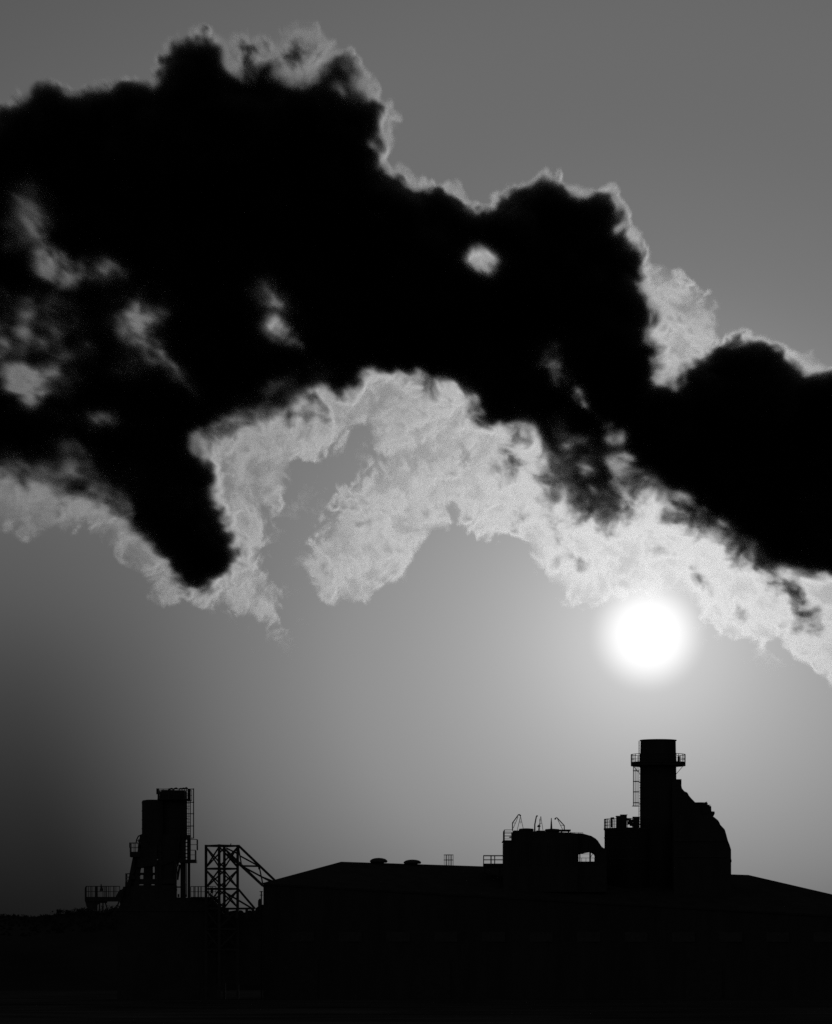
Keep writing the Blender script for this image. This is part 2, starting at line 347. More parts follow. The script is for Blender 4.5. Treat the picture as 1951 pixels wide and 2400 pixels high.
def build_plume():
    D = 650.0
    U = KA * D                                  # metres per layout unit
    dens, half, mid, (X0, X1, Y0, Y1, nx, ny) = plume_layout()
    sig = dens / (2 * half * .80)
    img = bpy.data.images.new("plume_layout", nx, ny, alpha=False, float_buffer=True, is_data=True)
    buf = np.ones((ny, nx, 4), np.float32)
    buf[..., 0] = sig
    buf[..., 1] = half / 32.0
    buf[..., 2] = (mid + 16.0) / 32.0
    img.pixels.foreach_set(buf[::-1].ravel())
    img.update()

    W, H = (X1 - X0) * U, (Y1 - Y0) * U
    DY = 27.0
    LEAN = 0.118                                # the bank leans back with height
    cxw = ((X0 + X1) / 2 - 975.5) * U
    czw = EYE + (2300 - (Y0 + Y1) / 2) * U

    vol = bpy.data.volumes.new("smoke_plume")
    o = bpy.data.objects.new("smoke_plume", vol)
    COL.objects.link(o)
    o.location = (cxw, D, czw)
    g = bpy.data.node_groups.new("plume_voxels", 'GeometryNodeTree')
    g.interface.new_socket("Geometry", in_out='OUTPUT', socket_type='NodeSocketGeometry')
    out = g.nodes.new('NodeGroupOutput')

    def n(t, **kw):
        q = g.nodes.new(t)
        for k, v in kw.items():
            setattr(q, k, v)
        return q

    def m(op, a, b=None, c=None, clamp=False):
        q = n('ShaderNodeMath', operation=op, use_clamp=clamp)
        for i, v in enumerate((a, b, c)):
            if v is None:
                continue
            if isinstance(v, (int, float)):
                q.inputs[i].default_value = v
            else:
                g.links.new(v, q.inputs[i])
        return q.outputs[0]
    pos = n('GeometryNodeInputPosition').outputs[0]
    sp = n('ShaderNodeSeparateXYZ')
    g.links.new(pos, sp.inputs[0])
    zr = m('SUBTRACT', sp.outputs[2], m('MULTIPLY', sp.outputs[1], LEAN))
    uv = n('ShaderNodeCombineXYZ')
    g.links.new(m('MULTIPLY_ADD', sp.outputs[0], 1 / W, .5), uv.inputs[0])
    g.links.new(m('MULTIPLY_ADD', zr, 1 / H, .5), uv.inputs[1])
    tex = n('GeometryNodeImageTexture', interpolation='Linear', extension='CLIP')
    tex.inputs['Image'].default_value = img
    g.links.new(uv.outputs[0], tex.inputs['Vector'])
    sc = n('FunctionNodeSeparateColor')
    g.links.new(tex.outputs['Color'], sc.inputs[0])
    noi = n('ShaderNodeTexNoise', noise_dimensions='3D')
    g.links.new(pos, noi.inputs['Vector'])
    noi.inputs['Scale'].default_value = .22
    noi.inputs['Detail'].default_value = 3.0
    noi.inputs['Roughness'].default_value = .6
    noi.inputs['Distortion'].default_value = .6
    nv = m('SUBTRACT', noi.outputs[0], .5)
    half_n = m('MULTIPLY', m('MULTIPLY', sc.outputs[1], 32.0), m('MULTIPLY_ADD', nv, .8, 1.0))
    dy = m('ABSOLUTE', m('SUBTRACT', sp.outputs[1], m('MULTIPLY_ADD', sc.outputs[2], 32.0, -16.0)))
    prof = m('DIVIDE', m('SUBTRACT', half_n, dy), m('MULTIPLY', m('MULTIPLY', sc.outputs[1], 32.0), .4), clamp=True)
    d = m('MULTIPLY', m('MULTIPLY', sc.outputs[0], prof), m('MULTIPLY_ADD', nv, 1.0, 1.0))
    d = m('MAXIMUM', d, 0.0)
    vc = n('GeometryNodeVolumeCube')
    g.links.new(d, vc.inputs['Density'])
    vc.inputs['Background'].default_value = 0.0
    vc.inputs['Min'].default_value = (-W / 2, -DY, -H / 2 - 2)
    vc.inputs['Max'].default_value = (W / 2, DY, H / 2 + 2)
    vc.inputs['Resolution X'].default_value = VRX
    vc.inputs['Resolution Y'].default_value = VRY
    vc.inputs['Resolution Z'].default_value = VRZ
    sm = n('GeometryNodeSetMaterial')
    g.links.new(vc.outputs[0], sm.inputs[0])
    mat = bpy.data.materials.new("smoke")
    mat.use_nodes = True
    t = mat.node_tree
    t.nodes.clear()
    pv = t.nodes.new('ShaderNodeVolumePrincipled')
    pv.inputs['Color'].default_value = (.61, .61, .61, 1)
    pv.inputs['Density'].default_value = 1.0
    pv.inputs['Anisotropy'].default_value = .88
    mo = t.nodes.new('ShaderNodeOutputMaterial')
    t.links.new(pv.outputs[0], mo.inputs['Volume'])
    sm.inputs['Material'].default_value = mat
    vol.materials.append(mat)
    g.links.new(sm.outputs[0], out.inputs[0])
    md = o.modifiers.new("voxels", 'NODES')
    md.node_group = g
    tag(o, "huge black smoke plume with bright torn sunlit edges drifting above the plant", "smoke plume", kind='stuff')
    return o


VRX, VRY, VRZ = 1550, 40, 880
build_plume()

# ------------------------------------------------------------------ materials of the plant
def surf(name, col, rough=.9, scale=1.5, var=.18, bump=.1, spec=.06, stretch=(1, 1, 1)):
    """weathered paint, sheet or concrete: two noises of grime over a base colour"""
    m = bpy.data.materials.new(name)
    m.use_nodes = True
    t = m.node_tree
    b = t.nodes['Principled BSDF']
    tc = t.nodes.new('ShaderNodeTexCoord')
    mp = t.nodes.new('ShaderNodeMapping')
    mp.inputs['Scale'].default_value = stretch
    n1 = t.nodes.new('ShaderNodeTexNoise')
    n1.inputs['Scale'].default_value = scale
    n1.inputs['Detail'].default_value = 6
    r = t.nodes.new('ShaderNodeValToRGB')
    r.color_ramp.elements[0].position = .3
    r.color_ramp.elements[1].position = .72
    r.color_ramp.elements[0].color = (col * (1 - var), col * (1 - var), col * (1 - var), 1)
    r.color_ramp.elements[1].color = (col * (1 + var), col * (1 + var), col * (1 + var), 1)
    bp = t.nodes.new('ShaderNodeBump')
    bp.inputs['Strength'].default_value = bump
    bp.inputs['Distance'].default_value = .02
    t.links.new(tc.outputs['Object'], mp.inputs[0])
    t.links.new(mp.outputs[0], n1.inputs['Vector'])
    t.links.new(n1.outputs[0], r.inputs[0])
    t.links.new(r.outputs[0], b.inputs['Base Color'])
    t.links.new(n1.outputs[0], bp.inputs['Height'])
    t.links.new(bp.outputs[0], b.inputs['Normal'])
    b.inputs['Roughness'].default_value = rough
    b.inputs['Metallic'].default_value = 0.0
    b.inputs['Specular IOR Level'].default_value = spec
    return m


STEEL = surf("painted_steel", .13, .8, 2.0)
GALV = surf("galvanised_steel", .17, .75, 3.0)
SHEET = surf("sheet_cladding", .12, .85, .8, stretch=(1, 1, .15))
ROOFM = surf("roof_sheet", .11, .95, .6, spec=0.0)
CONC = surf("sooty_concrete", .12, .95, .5, spec=0.0)
SOIL = surf("ground_soil", .09, 1.0, .08, .5, spec=0.0)
LEAF = surf("winter_foliage", .08, 1.0, .4, .4, spec=0.0)
BARK = surf("bark", .08, 1.0, 2.0)
WOOD = surf("creosoted_wood", .05, .95, 4.0, stretch=(1, 1, .1))
ROCK = surf("hill_ground", .08, 1.0, .02, .4, spec=0.0)


class Mb:
    """collects world-space geometry, then links it as one mesh object"""

    def __init__(self):
        self.bm = bmesh.new()

    def beam(self, a, b, w, h=None):
        """square bar from a to b"""
        h = h or w
        a, b = Vector(a), Vector(b)
        d = (b - a).normalized()
        up = Vector((0, 1, 0)) if abs(d.y) < .9 else Vector((0, 0, 1))
        s = d.cross(up).normalized()
        u = s.cross(d).normalized()
        vs = []
        for p in (a, b):
            for i, j in ((-1, -1), (1, -1), (1, 1), (-1, 1)):
                vs.append(self.bm.verts.new(p + s * (i * w / 2) + u * (j * h / 2)))
        for f in ((0, 1, 2, 3), (7, 6, 5, 4), (0, 4, 5, 1), (1, 5, 6, 2), (2, 6, 7, 3), (3, 7, 4, 0)):
            self.bm.faces.new([vs[i] for i in f])
        return self

    def tube(self, pts, r, seg=8, r2=None):
        """round pipe along points"""
        pts = [Vector(p) for p in pts]
        rings = []
        for i, p in enumerate(pts):
            d = (pts[min(i + 1, len(pts) - 1)] - pts[max(i - 1, 0)]).normalized()
            up = Vector((0, 1, 0)) if abs(d.y) < .9 else Vector((0, 0, 1))
            s = d.cross(up).normalized()
            u = s.cross(d).normalized()
            rr = r if r2 is None else r + (r2 - r) * i / (len(pts) - 1)
            rings.append([self.bm.verts.new(p + s * math.cos(2 * math.pi * k / seg) * rr + u * math.sin(2 * math.pi * k / seg) * rr) for k in range(seg)])
        for a, b in zip(rings, rings[1:]):
            for k in range(seg):
                self.bm.faces.new((a[k], a[(k + 1) % seg], b[(k + 1) % seg], b[k]))
        self.bm.faces.new(rings[0][::-1])
        self.bm.faces.new(rings[-1])
        return self

    def lathe(self, c, prof, seg=40):
        """turned about the vertical through c; prof = (radius, z) with absolute z"""
        rings = []
        for r, z in prof:
            rings.append([self.bm.verts.new((c[0] + math.cos(2 * math.pi * k / seg) * r, c[1] + math.sin(2 * math.pi * k / seg) * r, z)) for k in range(seg)])
        for a, b in zip(rings, rings[1:]):
            for k in range(seg):
                self.bm.faces.new((a[k], a[(k + 1) % seg], b[(k + 1) % seg], b[k]))
        self.bm.faces.new(rings[0][::-1])
        self.bm.faces.new(rings[-1])
        return self

    def box(self, x0, x1, y0, y1, z0, z1):
        v = [self.bm.verts.new(p) for p in ((x0, y0, z0), (x1, y0, z0), (x1, y1, z0), (x0, y1, z0), (x0, y0, z1), (x1, y0, z1), (x1, y1, z1), (x0, y1, z1))]
        for f in ((3, 2, 1, 0), (4, 5, 6, 7), (0, 1, 5, 4), (1, 2, 6, 5), (2, 3, 7, 6), (3, 0, 4, 7)):
            self.bm.faces.new([v[i] for i in f])
        return self

    def slab(self, outline, y0, y1):
        """outline = (x, z) points, pushed from y0 to y1"""
        a = [self.bm.verts.new((x, y0, z)) for x, z in outline]
        b = [self.bm.verts.new((x, y1, z)) for x, z in outline]
        n = len(outline)
        self.bm.faces.new(a)
        self.bm.faces.new(b[::-1])
        for i in range(n):
            self.bm.faces.new((a[i], b[i], b[(i + 1) % n], a[(i + 1) % n]))
        return self

    def ring(self, c, r0, r1, z0, z1, a0=0, a1=360, seg=36):
        """flat annulus or arc with thickness"""
        n = max(3, int(seg * abs(a1 - a0) / 360))
        cs = []
        for i in range(n + 1):
            t = R(a0 + (a1 - a0) * i / n)
            cs.append([self.bm.verts.new((c[0] + math.cos(t) * r, c[1] + math.sin(t) * r, z)) for r, z in ((r0, z0), (r1, z0), (r1, z1), (r0, z1))])
        for p, q in zip(cs, cs[1:]):
            for k in range(4):
                self.bm.faces.new((p[k], q[k], q[(k + 1) % 4], p[(k + 1) % 4]))
        if abs(a1 - a0) < 360:
            self.bm.faces.new(cs[0])
            self.bm.faces.new(cs[-1][::-1])
        return self

    def build(self, name, mat, parent=None, smooth=False):
        me = bpy.data.meshes.new(name)
        bmesh.ops.remove_doubles(self.bm, verts=self.bm.verts, dist=1e-5)
        bmesh.ops.recalc_face_normals(self.bm, faces=self.bm.faces)
        off = world_loc(parent) if parent else None
        if off is not None:
            bmesh.ops.translate(self.bm, verts=self.bm.verts, vec=-off)
        self.bm.to_mesh(me)
        self.bm.free()
        if smooth:
            for p in me.polygons:
                p.use_smooth = len(p.vertices) == 4
        me.materials.append(mat)
        o = bpy.data.objects.new(name, me)
        COL.objects.link(o)
        if parent:
            o.parent = parent
        return o


def world_loc(o):
    v = Vector((0, 0, 0))
    while o:
        v += o.location
        o = o.parent
    return v


def thing(name, label, cat, loc, group=None):
    o = bpy.data.objects.new(name, None)
    COL.objects.link(o)
    o.location = loc
    o.empty_display_size = .3
    return tag(o, label, cat, group)


def copy_tree(o, delta=None, label=None, parent=None):
    c = o.copy()
    COL.objects.link(c)
    c.parent = parent
    if delta is not None:
        c.location = o.location + Vector(delta)
    if label:
        c['label'] = label
    for ch in list(o.children):
        copy_tree(ch, None, None, c)
    return c


def railing(parent, pts, h=1.05, n=None, gap=1.2, closed=False, mid=1, w=.065, name='railing'):
    """guard rail along foot points: posts, a top rail and knee rails, each its own piece"""
    pts = [Vector(p) for p in pts]
    rl = Mb()
    segs = list(zip(pts, pts[1:] + ([pts[0]] if closed else [])))
    if closed:
        segs = segs[:len(pts)]
    else:
        segs = segs[:len(pts) - 1]
    for a, b in segs:
        rl.beam(a + Vector((0, 0, h)), b + Vector((0, 0, h)), w)
    top = rl.build(name, STEEL, parent)
    for k in range(mid):
        q = Mb()
        z = h * (k + 1) / (mid + 1)
        for a, b in segs:
            q.beam(a + Vector((0, 0, z)), b + Vector((0, 0, z)), w * .8)
        q.build('knee_rail', STEEL, top)
    done = set()
    for a, b in segs:
        L_ = (b - a).length
        m_ = max(1, round(L_ / gap))
        for i in range(m_ + 1):
            p = a.lerp(b, i / m_)
            key = (round(p.x, 2), round(p.y, 2))
            if key in done:
                continue
            done.add(key)
            Mb().beam(p, p + Vector((0, 0, h)), w).build('post', STEEL, top)
    return top


def circle(c, r, a0, a1, n, z):
    return [(c[0] + math.cos(R(a0 + (a1 - a0) * i / n)) * r, c[1] + math.sin(R(a0 + (a1 - a0) * i / n)) * r, z) for i in range(n + 1)]


# ------------------------------------------------------------------ ground and hills
def build_ground():
    bm = bmesh.new()
    xs = [-1500, -900, -600] + [x for x in range(-300, 301, 20)] + [600, 900, 1500]
    ys = [-200, -100, -50, 0, 40, 80, 110, 140, 160, 180] + [y for y in range(200, 701, 25)] + [900, 1200, 1600]
    g = {}
    rr = random.Random(3)
    for i, x in enumerate(xs):
        for j, y in enumerate(ys):
            z = rr.uniform(-.1, .1) if 20 < y < 380 else 0
            g[i, j] = bm.verts.new((x, y, z))
    for i in range(len(xs) - 1):
        for j in range(len(ys) - 1):
            bm.faces.new((g[i, j], g[i + 1, j], g[i + 1, j + 1], g[i, j + 1]))
    me = bpy.data.meshes.new("ground")
    bm.to_mesh(me)
    bm.free()
    me.materials.append(SOIL)
    o = bpy.data.objects.new("ground", me)
    COL.objects.link(o)
    tag(o, kind='structure')


def ridge_profile(px):
    pts = [(-900, 2160), (-300, 2150), (0, 2146), (40, 2147), (80, 2151), (110, 2147), (140, 2142), (170, 2140), (205, 2136), (300, 2131), (430, 2141), (520, 2149), (640, 2156), (900, 2170), (1400, 2190), (2000, 2185), (2800, 2200)]
    for (x0, y0), (x1, y1) in zip(pts, pts[1:]):
        if x0 <= px <= x1:
            return y0 + (y1 - y0) * (px - x0) / (x1 - x0)
    return 2200


def build_hills():
    D = 1000.0
    bm = bmesh.new()
    rr = random.Random(8)
    n = 150
    rows = [(-150, -3.0), (-100, .2), (-45, .66), (0, 1.0), (120, .8), (350, -.05)]
    grid = []
    for i in range(n + 1):
        px = -900 + 3700 * i / n
        x = (px - 975.5) * KA * D
        top = (2300 - ridge_profile(px)) * KA * D + EYE
        col = []
        for dy, f in rows:
            z = top * f if f >= 0 else -6
            if 0 < f < 1:
                z += rr.uniform(-.15, .15)
            col.append(bm.verts.new((x, D + dy, min(z, top))))
        grid.append(col)
    for a, b in zip(grid, grid[1:]):
        for k in range(len(rows) - 1):
            bm.faces.new((a[k], b[k], b[k + 1], a[k + 1]))
    me = bpy.data.meshes.new("hills")
    bm.to_mesh(me)
    bm.free()
    me.materials.append(ROCK)
    o = bpy.data.objects.new("hills", me)
    COL.objects.link(o)
    tag(o, kind='structure')
    # woodland along the crest: crowns of many small leaf clumps, read as one mass this far off
    bm = bmesh.new()
    for i in range(900):
        px = rr.uniform(-250, 620)
        x = (px - 975.5) * KA * D
        dy = rr.uniform(-40, 10)
        top = (2300 - ridge_profile(px)) * KA * D + EYE
        base = top * (1 + .0075 * min(dy, 0)) - .35
        hgt = rr.uniform(.9, 1.7) * (1.0 if 120 < px < 330 else .5)
        w = hgt * rr.uniform(.6, .95)
        for k in range(26):
            a = rr.uniform(0, 6.283)
            q = rr.random() ** .5
            h_ = rr.uniform(.15, 1)
            c = Vector((x + math.cos(a) * q * w * (1.1 - h_ * .7), D + dy + math.sin(a) * q * w, base + h_ * hgt))
            s = rr.uniform(.16, .4)
            vs = [bm.verts.new(c + Vector((rr.uniform(-s, s), rr.uniform(-s, s), rr.uniform(-s, s)))) for _ in range(3)]
            bm.faces.new(vs)
    me = bpy.data.meshes.new("woodland")
    bm.to_mesh(me)
    bm.free()
    me.materials.append(LEAF)
    o = bpy.data.objects.new("woodland", me)
    COL.objects.link(o)
    tag(o, "dark wooded ridge line low on the horizon left of the silo tower", "woodland", kind='stuff')


build_ground()
build_hills()


# ------------------------------------------------------------------ long mill building
def build_mill():
    FL, RA, RB = P(615, 2070, 446), P(800, 2020, 460), P(1755, 2051, 470)
    FR = P(2230, 2161, 452)
    t = thing('mill_building', 'long low mill building with a shallow black roof running under the stacks', 'mill building', (FL.x, 446, 0))
    # plan: left gable wall, long front, roof planes to the ridge line and down behind
    zl, zr = FL.z, FR.z
    back = 486
    b = Mb().bm
    mb = Mb()
    b = mb.bm
    v = {}

    def V(k, p):
        v[k] = b.verts.new(p)
    V('fl', (FL.x, 446, zl)); V('fr', (FR.x, 452, zr)); V('ra', RA); V('rb', RB)
    V('bl', (FL.x + .6, back, zl)); V('br', (FR.x, back + 4, zr))
    th = .22
    V('fl2', (FL.x, 446, zl - th)); V('fr2', (FR.x, 452, zr - th)); V('bl2', (FL.x + .6, back, zl - th)); V('br2', (FR.x, back + 4, zr - th))
    for f in (('fl', 'fr', 'rb', 'ra'), ('bl', 'ra', 'rb', 'br'), ('fl', 'ra', 'bl'), ('fr', 'br', 'rb'), ('fl', 'fl2', 'fr2', 'fr'), ('bl', 'br', 'br2', 'bl2'), ('fl', 'bl', 'bl2', 'fl2'), ('fr', 'fr2', 'br2', 'br'), ('fl2', 'bl2', 'br2', 'fr2')):
        b.faces.new([v[k] for k in f])
    mb.build('roof', ROOFM, t)
    w = Mb()
    e = .12
    b = w.bm
    p0 = [(FL.x + e, 446 + e), (FR.x - e, 452 + e), (FR.x - e, back + 4 - e), (FL.x + .6 + e, back - e)]
    zt = [zl - th - .003, zr - th - .003, zr - th - .003, zl - th - .003]
    lo = [b.verts.new((x, y, -.3)) for x, y in p0]
    hi = [b.verts.new((x, y, z)) for (x, y), z in zip(p0, zt)]
    for i in range(4):
        b.faces.new((lo[i], lo[(i + 1) % 4], hi[(i + 1) % 4], hi[i]))
    b.faces.new(lo[::-1])
    b.faces.new(hi)
    w.build('wall', SHEET, t)
    # doors and high windows on the shaded front
    for k, px in enumerate((700, 1010, 1650)):
        x = (px - 975.5) * KA * 448
        yf = 446 + (x - FL.x) / (FR.x - FL.x) * 6
        d = Mb().box(x - 2.2, x + 2.2, yf - .02, yf + .06, -.1, 4.6).build('door', STEEL, t)
        Mb().box(x + 1.7, x + 1.82, yf - .10, yf - .023, 1.05, 1.35).build('handle', GALV, d)
    for k in range(12):
        x = FL.x + 4.5 + k * 5.4
        yf = 446 + (x - FL.x) / (FR.x - FL.x) * 6
        zz = 7.0
        Mb().box(x - 1.3, x + 1.3, yf - .0, yf + .07, zz - .55, zz + .55).build('window', GALV, t)
    return t, RA, RB


MILL, RA, RB = build_mill()


def ridge_z(x):
    f = (x - RA.x) / (RB.x - RA.x)
    return RA.z + (RB.z - RA.z) * f


def ridge_y(x):
    f = (x - RA.x) / (RB.x - RA.x)
    return RA.y + (RB.y - RA.y) * f


# mushroom roof vents on the ridge
def vent(px0, px1, ptop, label, tilt):
    D = ridge_y((.5 * (px0 + px1) - 975.5) * KA * 461)
    x = (.5 * (px0 + px1) - 975.5) * KA * D
    r = (px1 - px0) * KA * D / 2
    z0 = ridge_z(x)
    zt = P(0, ptop, D).z
    t = thing('roof_ventilator', label, 'roof vent', (x, D, z0 - .1), 'mushroom vents on the mill ridge')
    Mb().lathe((x, D), [(r * .6, z0 - .45), (r * .6, z0 + .02), (r * .5, z0 + .04)], 24).build('neck', GALV, t)
    h = zt - z0
    Mb().lathe((x, D), [(r * .62, z0 + .045), (r * .9, z0 + h * .06), (r, z0 + h * .3), (r * .93, z0 + h * .55), (r * .72, z0 + h * .80), (r * .40, z0 + h * .95), (r * .05, zt)], 28).build('cap', GALV, t, True)
    return t


vent(867, 909, 2011, 'left of two low mushroom vents on the mill roof ridge, the larger one', 0)
vent(946, 988, 2015, 'right of two low mushroom vents on the mill roof ridge, nearer the ladder cage', 0)


# cage of the access ladder that rises over the ridge
def ladder_cage():
    D = 462.0
    x0, x1 = P(1041, 0, D).x, P(1063, 0, D).x
    z0, z1 = P(0, 2030, D).z, P(0, 2003.5, D).z
    cx, r = (x0 + x1) / 2, (x1 - x0) / 2
    t = thing('ladder_cage', 'small round ladder cage standing alone on the bare middle of the roof ridge', 'ladder cage', (cx, D, z0))
    for z in (z1 - .03, P(0, 2016, D).z):
        Mb().ring((cx, D), r - .025, r + .025, z - .03, z + .03, seg=24).build('hoop', STEEL, t)
    for k in range(9):
        a = R(200 + k * 35)
        p = Vector((cx + math.cos(a) * r, D + math.sin(a) * r, z0 - .2))
        Mb().beam(p, (p.x, p.y, z1), .045).build('bar', STEEL, t)
    lad = Mb()
    for s in (-.2, .2):
        lad.beam((cx + s, D + r * .9, z0 - .3), (cx + s, D + r * .9, z1 - .02), .05)
    lad.build('ladder', STEEL, t)


ladder_cage()


# platform with guard rail beside the filter house
def roof_platform():
    D = 458.0
    t = thing('roof_platform', 'small railed platform on the mill roof against the left side of the filter house', 'platform', P(1157, 2031, D))
    a, b = P(1134, 2025, D), P(1181, 2025, D)
    Mb().box(a.x - .05, b.x + .3, D - 1.2, D + 1.2, P(0, 2033, D).z, a.z).build('deck', STEEL, t)
    railing(t, [(b.x + .25, D + 1.15, a.z), (a.x, D + 1.15, a.z), (a.x, D - 1.15, a.z), (b.x + .25, D - 1.15, a.z)], h=P(0, 2006, D).z - a.z, gap=1.1)
    for px, dy in ((1137, -1.1), (1137, 1.1), (1172, -1.1), (1172, 1.1)):
        x = P(px, 0, D).x
        Mb().beam((x, D + dy, a.z - 2.4), (x, D + dy, P(0, 2033, D).z - .002), .14).build('leg', STEEL, t)
    Mb().beam((P(1151, 0, D).x, D - 1.1, a.z), (P(1151, 0, D).x, D - 1.1, a.z + .95), .14).build('lamp_standard', STEEL, t)


roof_platform()


# ------------------------------------------------------------------ filter house with lifting davits
def filter_house():
    D = 455.0
    k = KA * D

    def X(px):
        return (px - 975.5) * k

    def Z(py):
        return EYE + (2300 - py) * k
    t = thing('filter_house', 'dark filter house with small lifting davits on its top, in the middle of the roof', 'filter house', (X(1255), D, Z(2030)))
    body = Mb()
    body.slab([(X(1180), Z(2092)), (X(1180), Z(1976)), (X(1182), Z(1973.5)), (X(1201), Z(1973)), (X(1201), Z(1951)), (X(1204), Z(1949)), (X(1222), Z(1949.5)), (X(1333), Z(1954)), (X(1352), Z(1956)), (X(1352), Z(2092))], D - 3.2, D + 3.2)
    body.build('casing', SHEET, t)
    # stiffening angles on the casing
    for px in (1196, 1218, 1240, 1262, 1284, 1306, 1328, 1345):
        Mb().box(X(px) - .07, X(px) + .07, D - 3.32, D - 3.203, Z(2031), Z(1977)).build('stiffener', STEEL, t)
    Mb().box(X(1178), X(1202), D - 3.4, D + 3.4, Z(1974) + .01, Z(1972)).build('deck', STEEL, t)
    railing(t, [(X(1201), D + 3.3, Z(1972)), (X(1181.5), D + 3.3, Z(1972)), (X(1181.5), D - 3.3, Z(1972)), (X(1201), D - 3.3, Z(1972))], h=Z(1948) - Z(1972), gap=1.1, mid=2)
    # hatch covers
    for px0, px1, py0, py1 in ((1216, 1252, 1942, 1946), (1277, 1313, 1943, 1948)):
        c = (X((px0 + px1) / 2), D - .3)
        r = (X(px1) - X(px0)) / 2
        Mb().lathe(c, [(r * .85, Z(py1 + 3)), (r, Z(py1)), (r * .9, Z(py0 + 1)), (r * .3, Z(py0))], 26).build('hatch_cover', STEEL, t, True)
        for kx in (-.7, -.2, .3, .75):
            Mb().beam((c[0] + kx * r, D - .3, Z(py1 + 8)), (c[0] + kx * r * .9, D - .3, Z(py1 + 1)), .12).build('hinge', STEEL, t)
    Mb().box(X(1312), X(1337.5), D - 1.2, D + 1.0, Z(1949), Z(1945.4)).build('hatch_cover', STEEL, t)
    for px in (1317, 1333):
        Mb().beam((X(px), D, Z(1955)), (X(px), D, Z(1948)), .16).build('hinge', STEEL, t)
    Mb().box(X(1257), X(1277), D - 1.5, D + 1.0, Z(1952), Z(1948)).build('hatch_cover', STEEL, t)
    railing(t, [(X(1335), D - 2, Z(1956)), (X(1365), D - 2, Z(1956.5))], h=.16, gap=.5, mid=0, w=.04)

    def davit(foot, knee, tip, hook, brace, yy, cross=True):
        dv = Mb().tube([(X(foot[0]), yy, Z(foot[1])), (X(knee[0]), yy, Z(knee[1])), (X(tip[0]), yy, Z(tip[1])), (X((tip[0] + hook[0]) / 2), yy, Z(tip[1] - .6)), (X(hook[0]), yy, Z(hook[1]))], .06, 6).build('davit', STEEL, t)
        Mb().beam((X(brace[0]), yy + .25, Z(brace[1])), (X(brace[2]), yy + .1, Z(brace[3])), .06).build('brace', STEEL, dv)
        if cross:
            f = .45
            bx, by = brace[0] + (brace[2] - brace[0]) * f, brace[1] + (brace[3] - brace[1]) * f
            Mb().beam((X(bx), yy + .15, Z(by)), (X(knee[0]), yy, Z(knee[1])), .05).build('tie', STEEL, dv)
        Mb().lathe((X(hook[0]), yy), [(.03, Z(hook[1] + 2.5)), (.10, Z(hook[1] + 1.5)), (.10, Z(hook[1] - .5)), (.03, Z(hook[1] - 1))], 8).build('pulley', STEEL, dv)
        return dv
    davit((1200.6, 1949), (1200.6, 1931), (1214.5, 1912), (1218.5, 1913), (1202.5, 1943, 1213.5, 1917), D - 2.4)
    davit((1323.7, 1948), (1323.7, 1935), (1307, 1917), (1302.5, 1918.5), (1320.5, 1945, 1308, 1920), D + .6)
    # davit seen nearly end-on
    dv = Mb().tube([(X(1253), D - 1.5, Z(1950)), (X(1253.2), D - 1.5, Z(1934)), (X(1257), D - 1.2, Z(1915)), (X(1258.6), D - .8, Z(1913))], .085, 6, .06).build('davit', STEEL, t)
    Mb().lathe((X(1258.8), D - .8), [(.04, Z(1915)), (.11, Z(1914.2)), (.11, Z(1912.6)), (.04, Z(1912))], 8).build('pulley', STEEL, dv)
    # two A frames
    for px, hw, top, foot, bar in ((1221.3, 7.2, 1912, 1943, 1926), (1269, 5.6, 1912.5, 1945, 1929)):
        f = Mb().beam((X(px - hw - .8), D + 1.2, Z(foot + 3)), (X(px), D + 1.2, Z(top)), .055).beam((X(px + hw - .6), D + 1.2, Z(foot)), (X(px), D + 1.2, Z(top)), .055).build('lifting_frame', STEEL, t)
        u = (bar - top) / (foot - top) * hw
        Mb().beam((X(px - u), D + 1.2, Z(bar)), (X(px + u), D + 1.2, Z(bar)), .05).build('cross_bar', STEEL, f)
        Mb().beam((X(px - .6), D + 1.2, Z(top + 2)), (X(px - .6), D + 1.2, Z(foot - 12)), .025).build('chain', STEEL, f)
    # spire-like mast
    Mb().tube([(X(1292.5), D - .5, Z(1946)), (X(1292.5), D - .5, Z(1930)), (X(1292.5), D - .5, Z(1918))], .13, 8, .04).build('mast', STEEL, t)
    # work lamp on a thin pole
    lp = Mb().beam((X(1264.3), D - 2, Z(1950)), (X(1264.3), D - 2, Z(1921)), .05).build('lamp_pole', STEEL, t)
    Mb().tube([(X(1259.5), D - 2, Z(1937)), (X(1261.8), D - 2, Z(1938.5)), (X(1265.3), D - 2, Z(1936.5))], .15, 8).build('work_lamp', STEEL, lp)
    Mb().beam((X(1262.5), D - 2, Z(1948)), (X(1262.8), D - 2, Z(1938)), .09).build('lamp_bracket', STEEL, lp)
    # valve wheel by the upper deck rail
    Mb().lathe((X(1195.5), D - 3.0), [(.05, Z(1966.5)), (.18, Z(1965.5)), (.18, Z(1963.6)), (.05, Z(1962.5))], 10).build('valve', STEEL, t)
    # outlet duct that arches down to the tank
    top = [(1352, 1954.6), (1360, 1954.6), (1366, 1955.6), (1376, 1958.4), (1385, 1961), (1395, 1967), (1400, 1972), (1404, 1978), (1409, 1986), (1417, 1991.5), (1420, 1994)]
    bot = [(1420, 2024), (1395.8, 2024), (1395.8, 2007), (1394.6, 2003), (1391, 2000), (1387.5, 1998.2), (1383, 1997), (1375, 1998.2), (1366, 2000.6), (1355.2, 2002.8), (1352, 2003)]
    ol = top + bot
    d = Mb().slab([(X(a), Z(b)) for a, b in ol], D - 1.9, D + 1.9)
    dd = d.build('outlet_duct', SHEET, t)
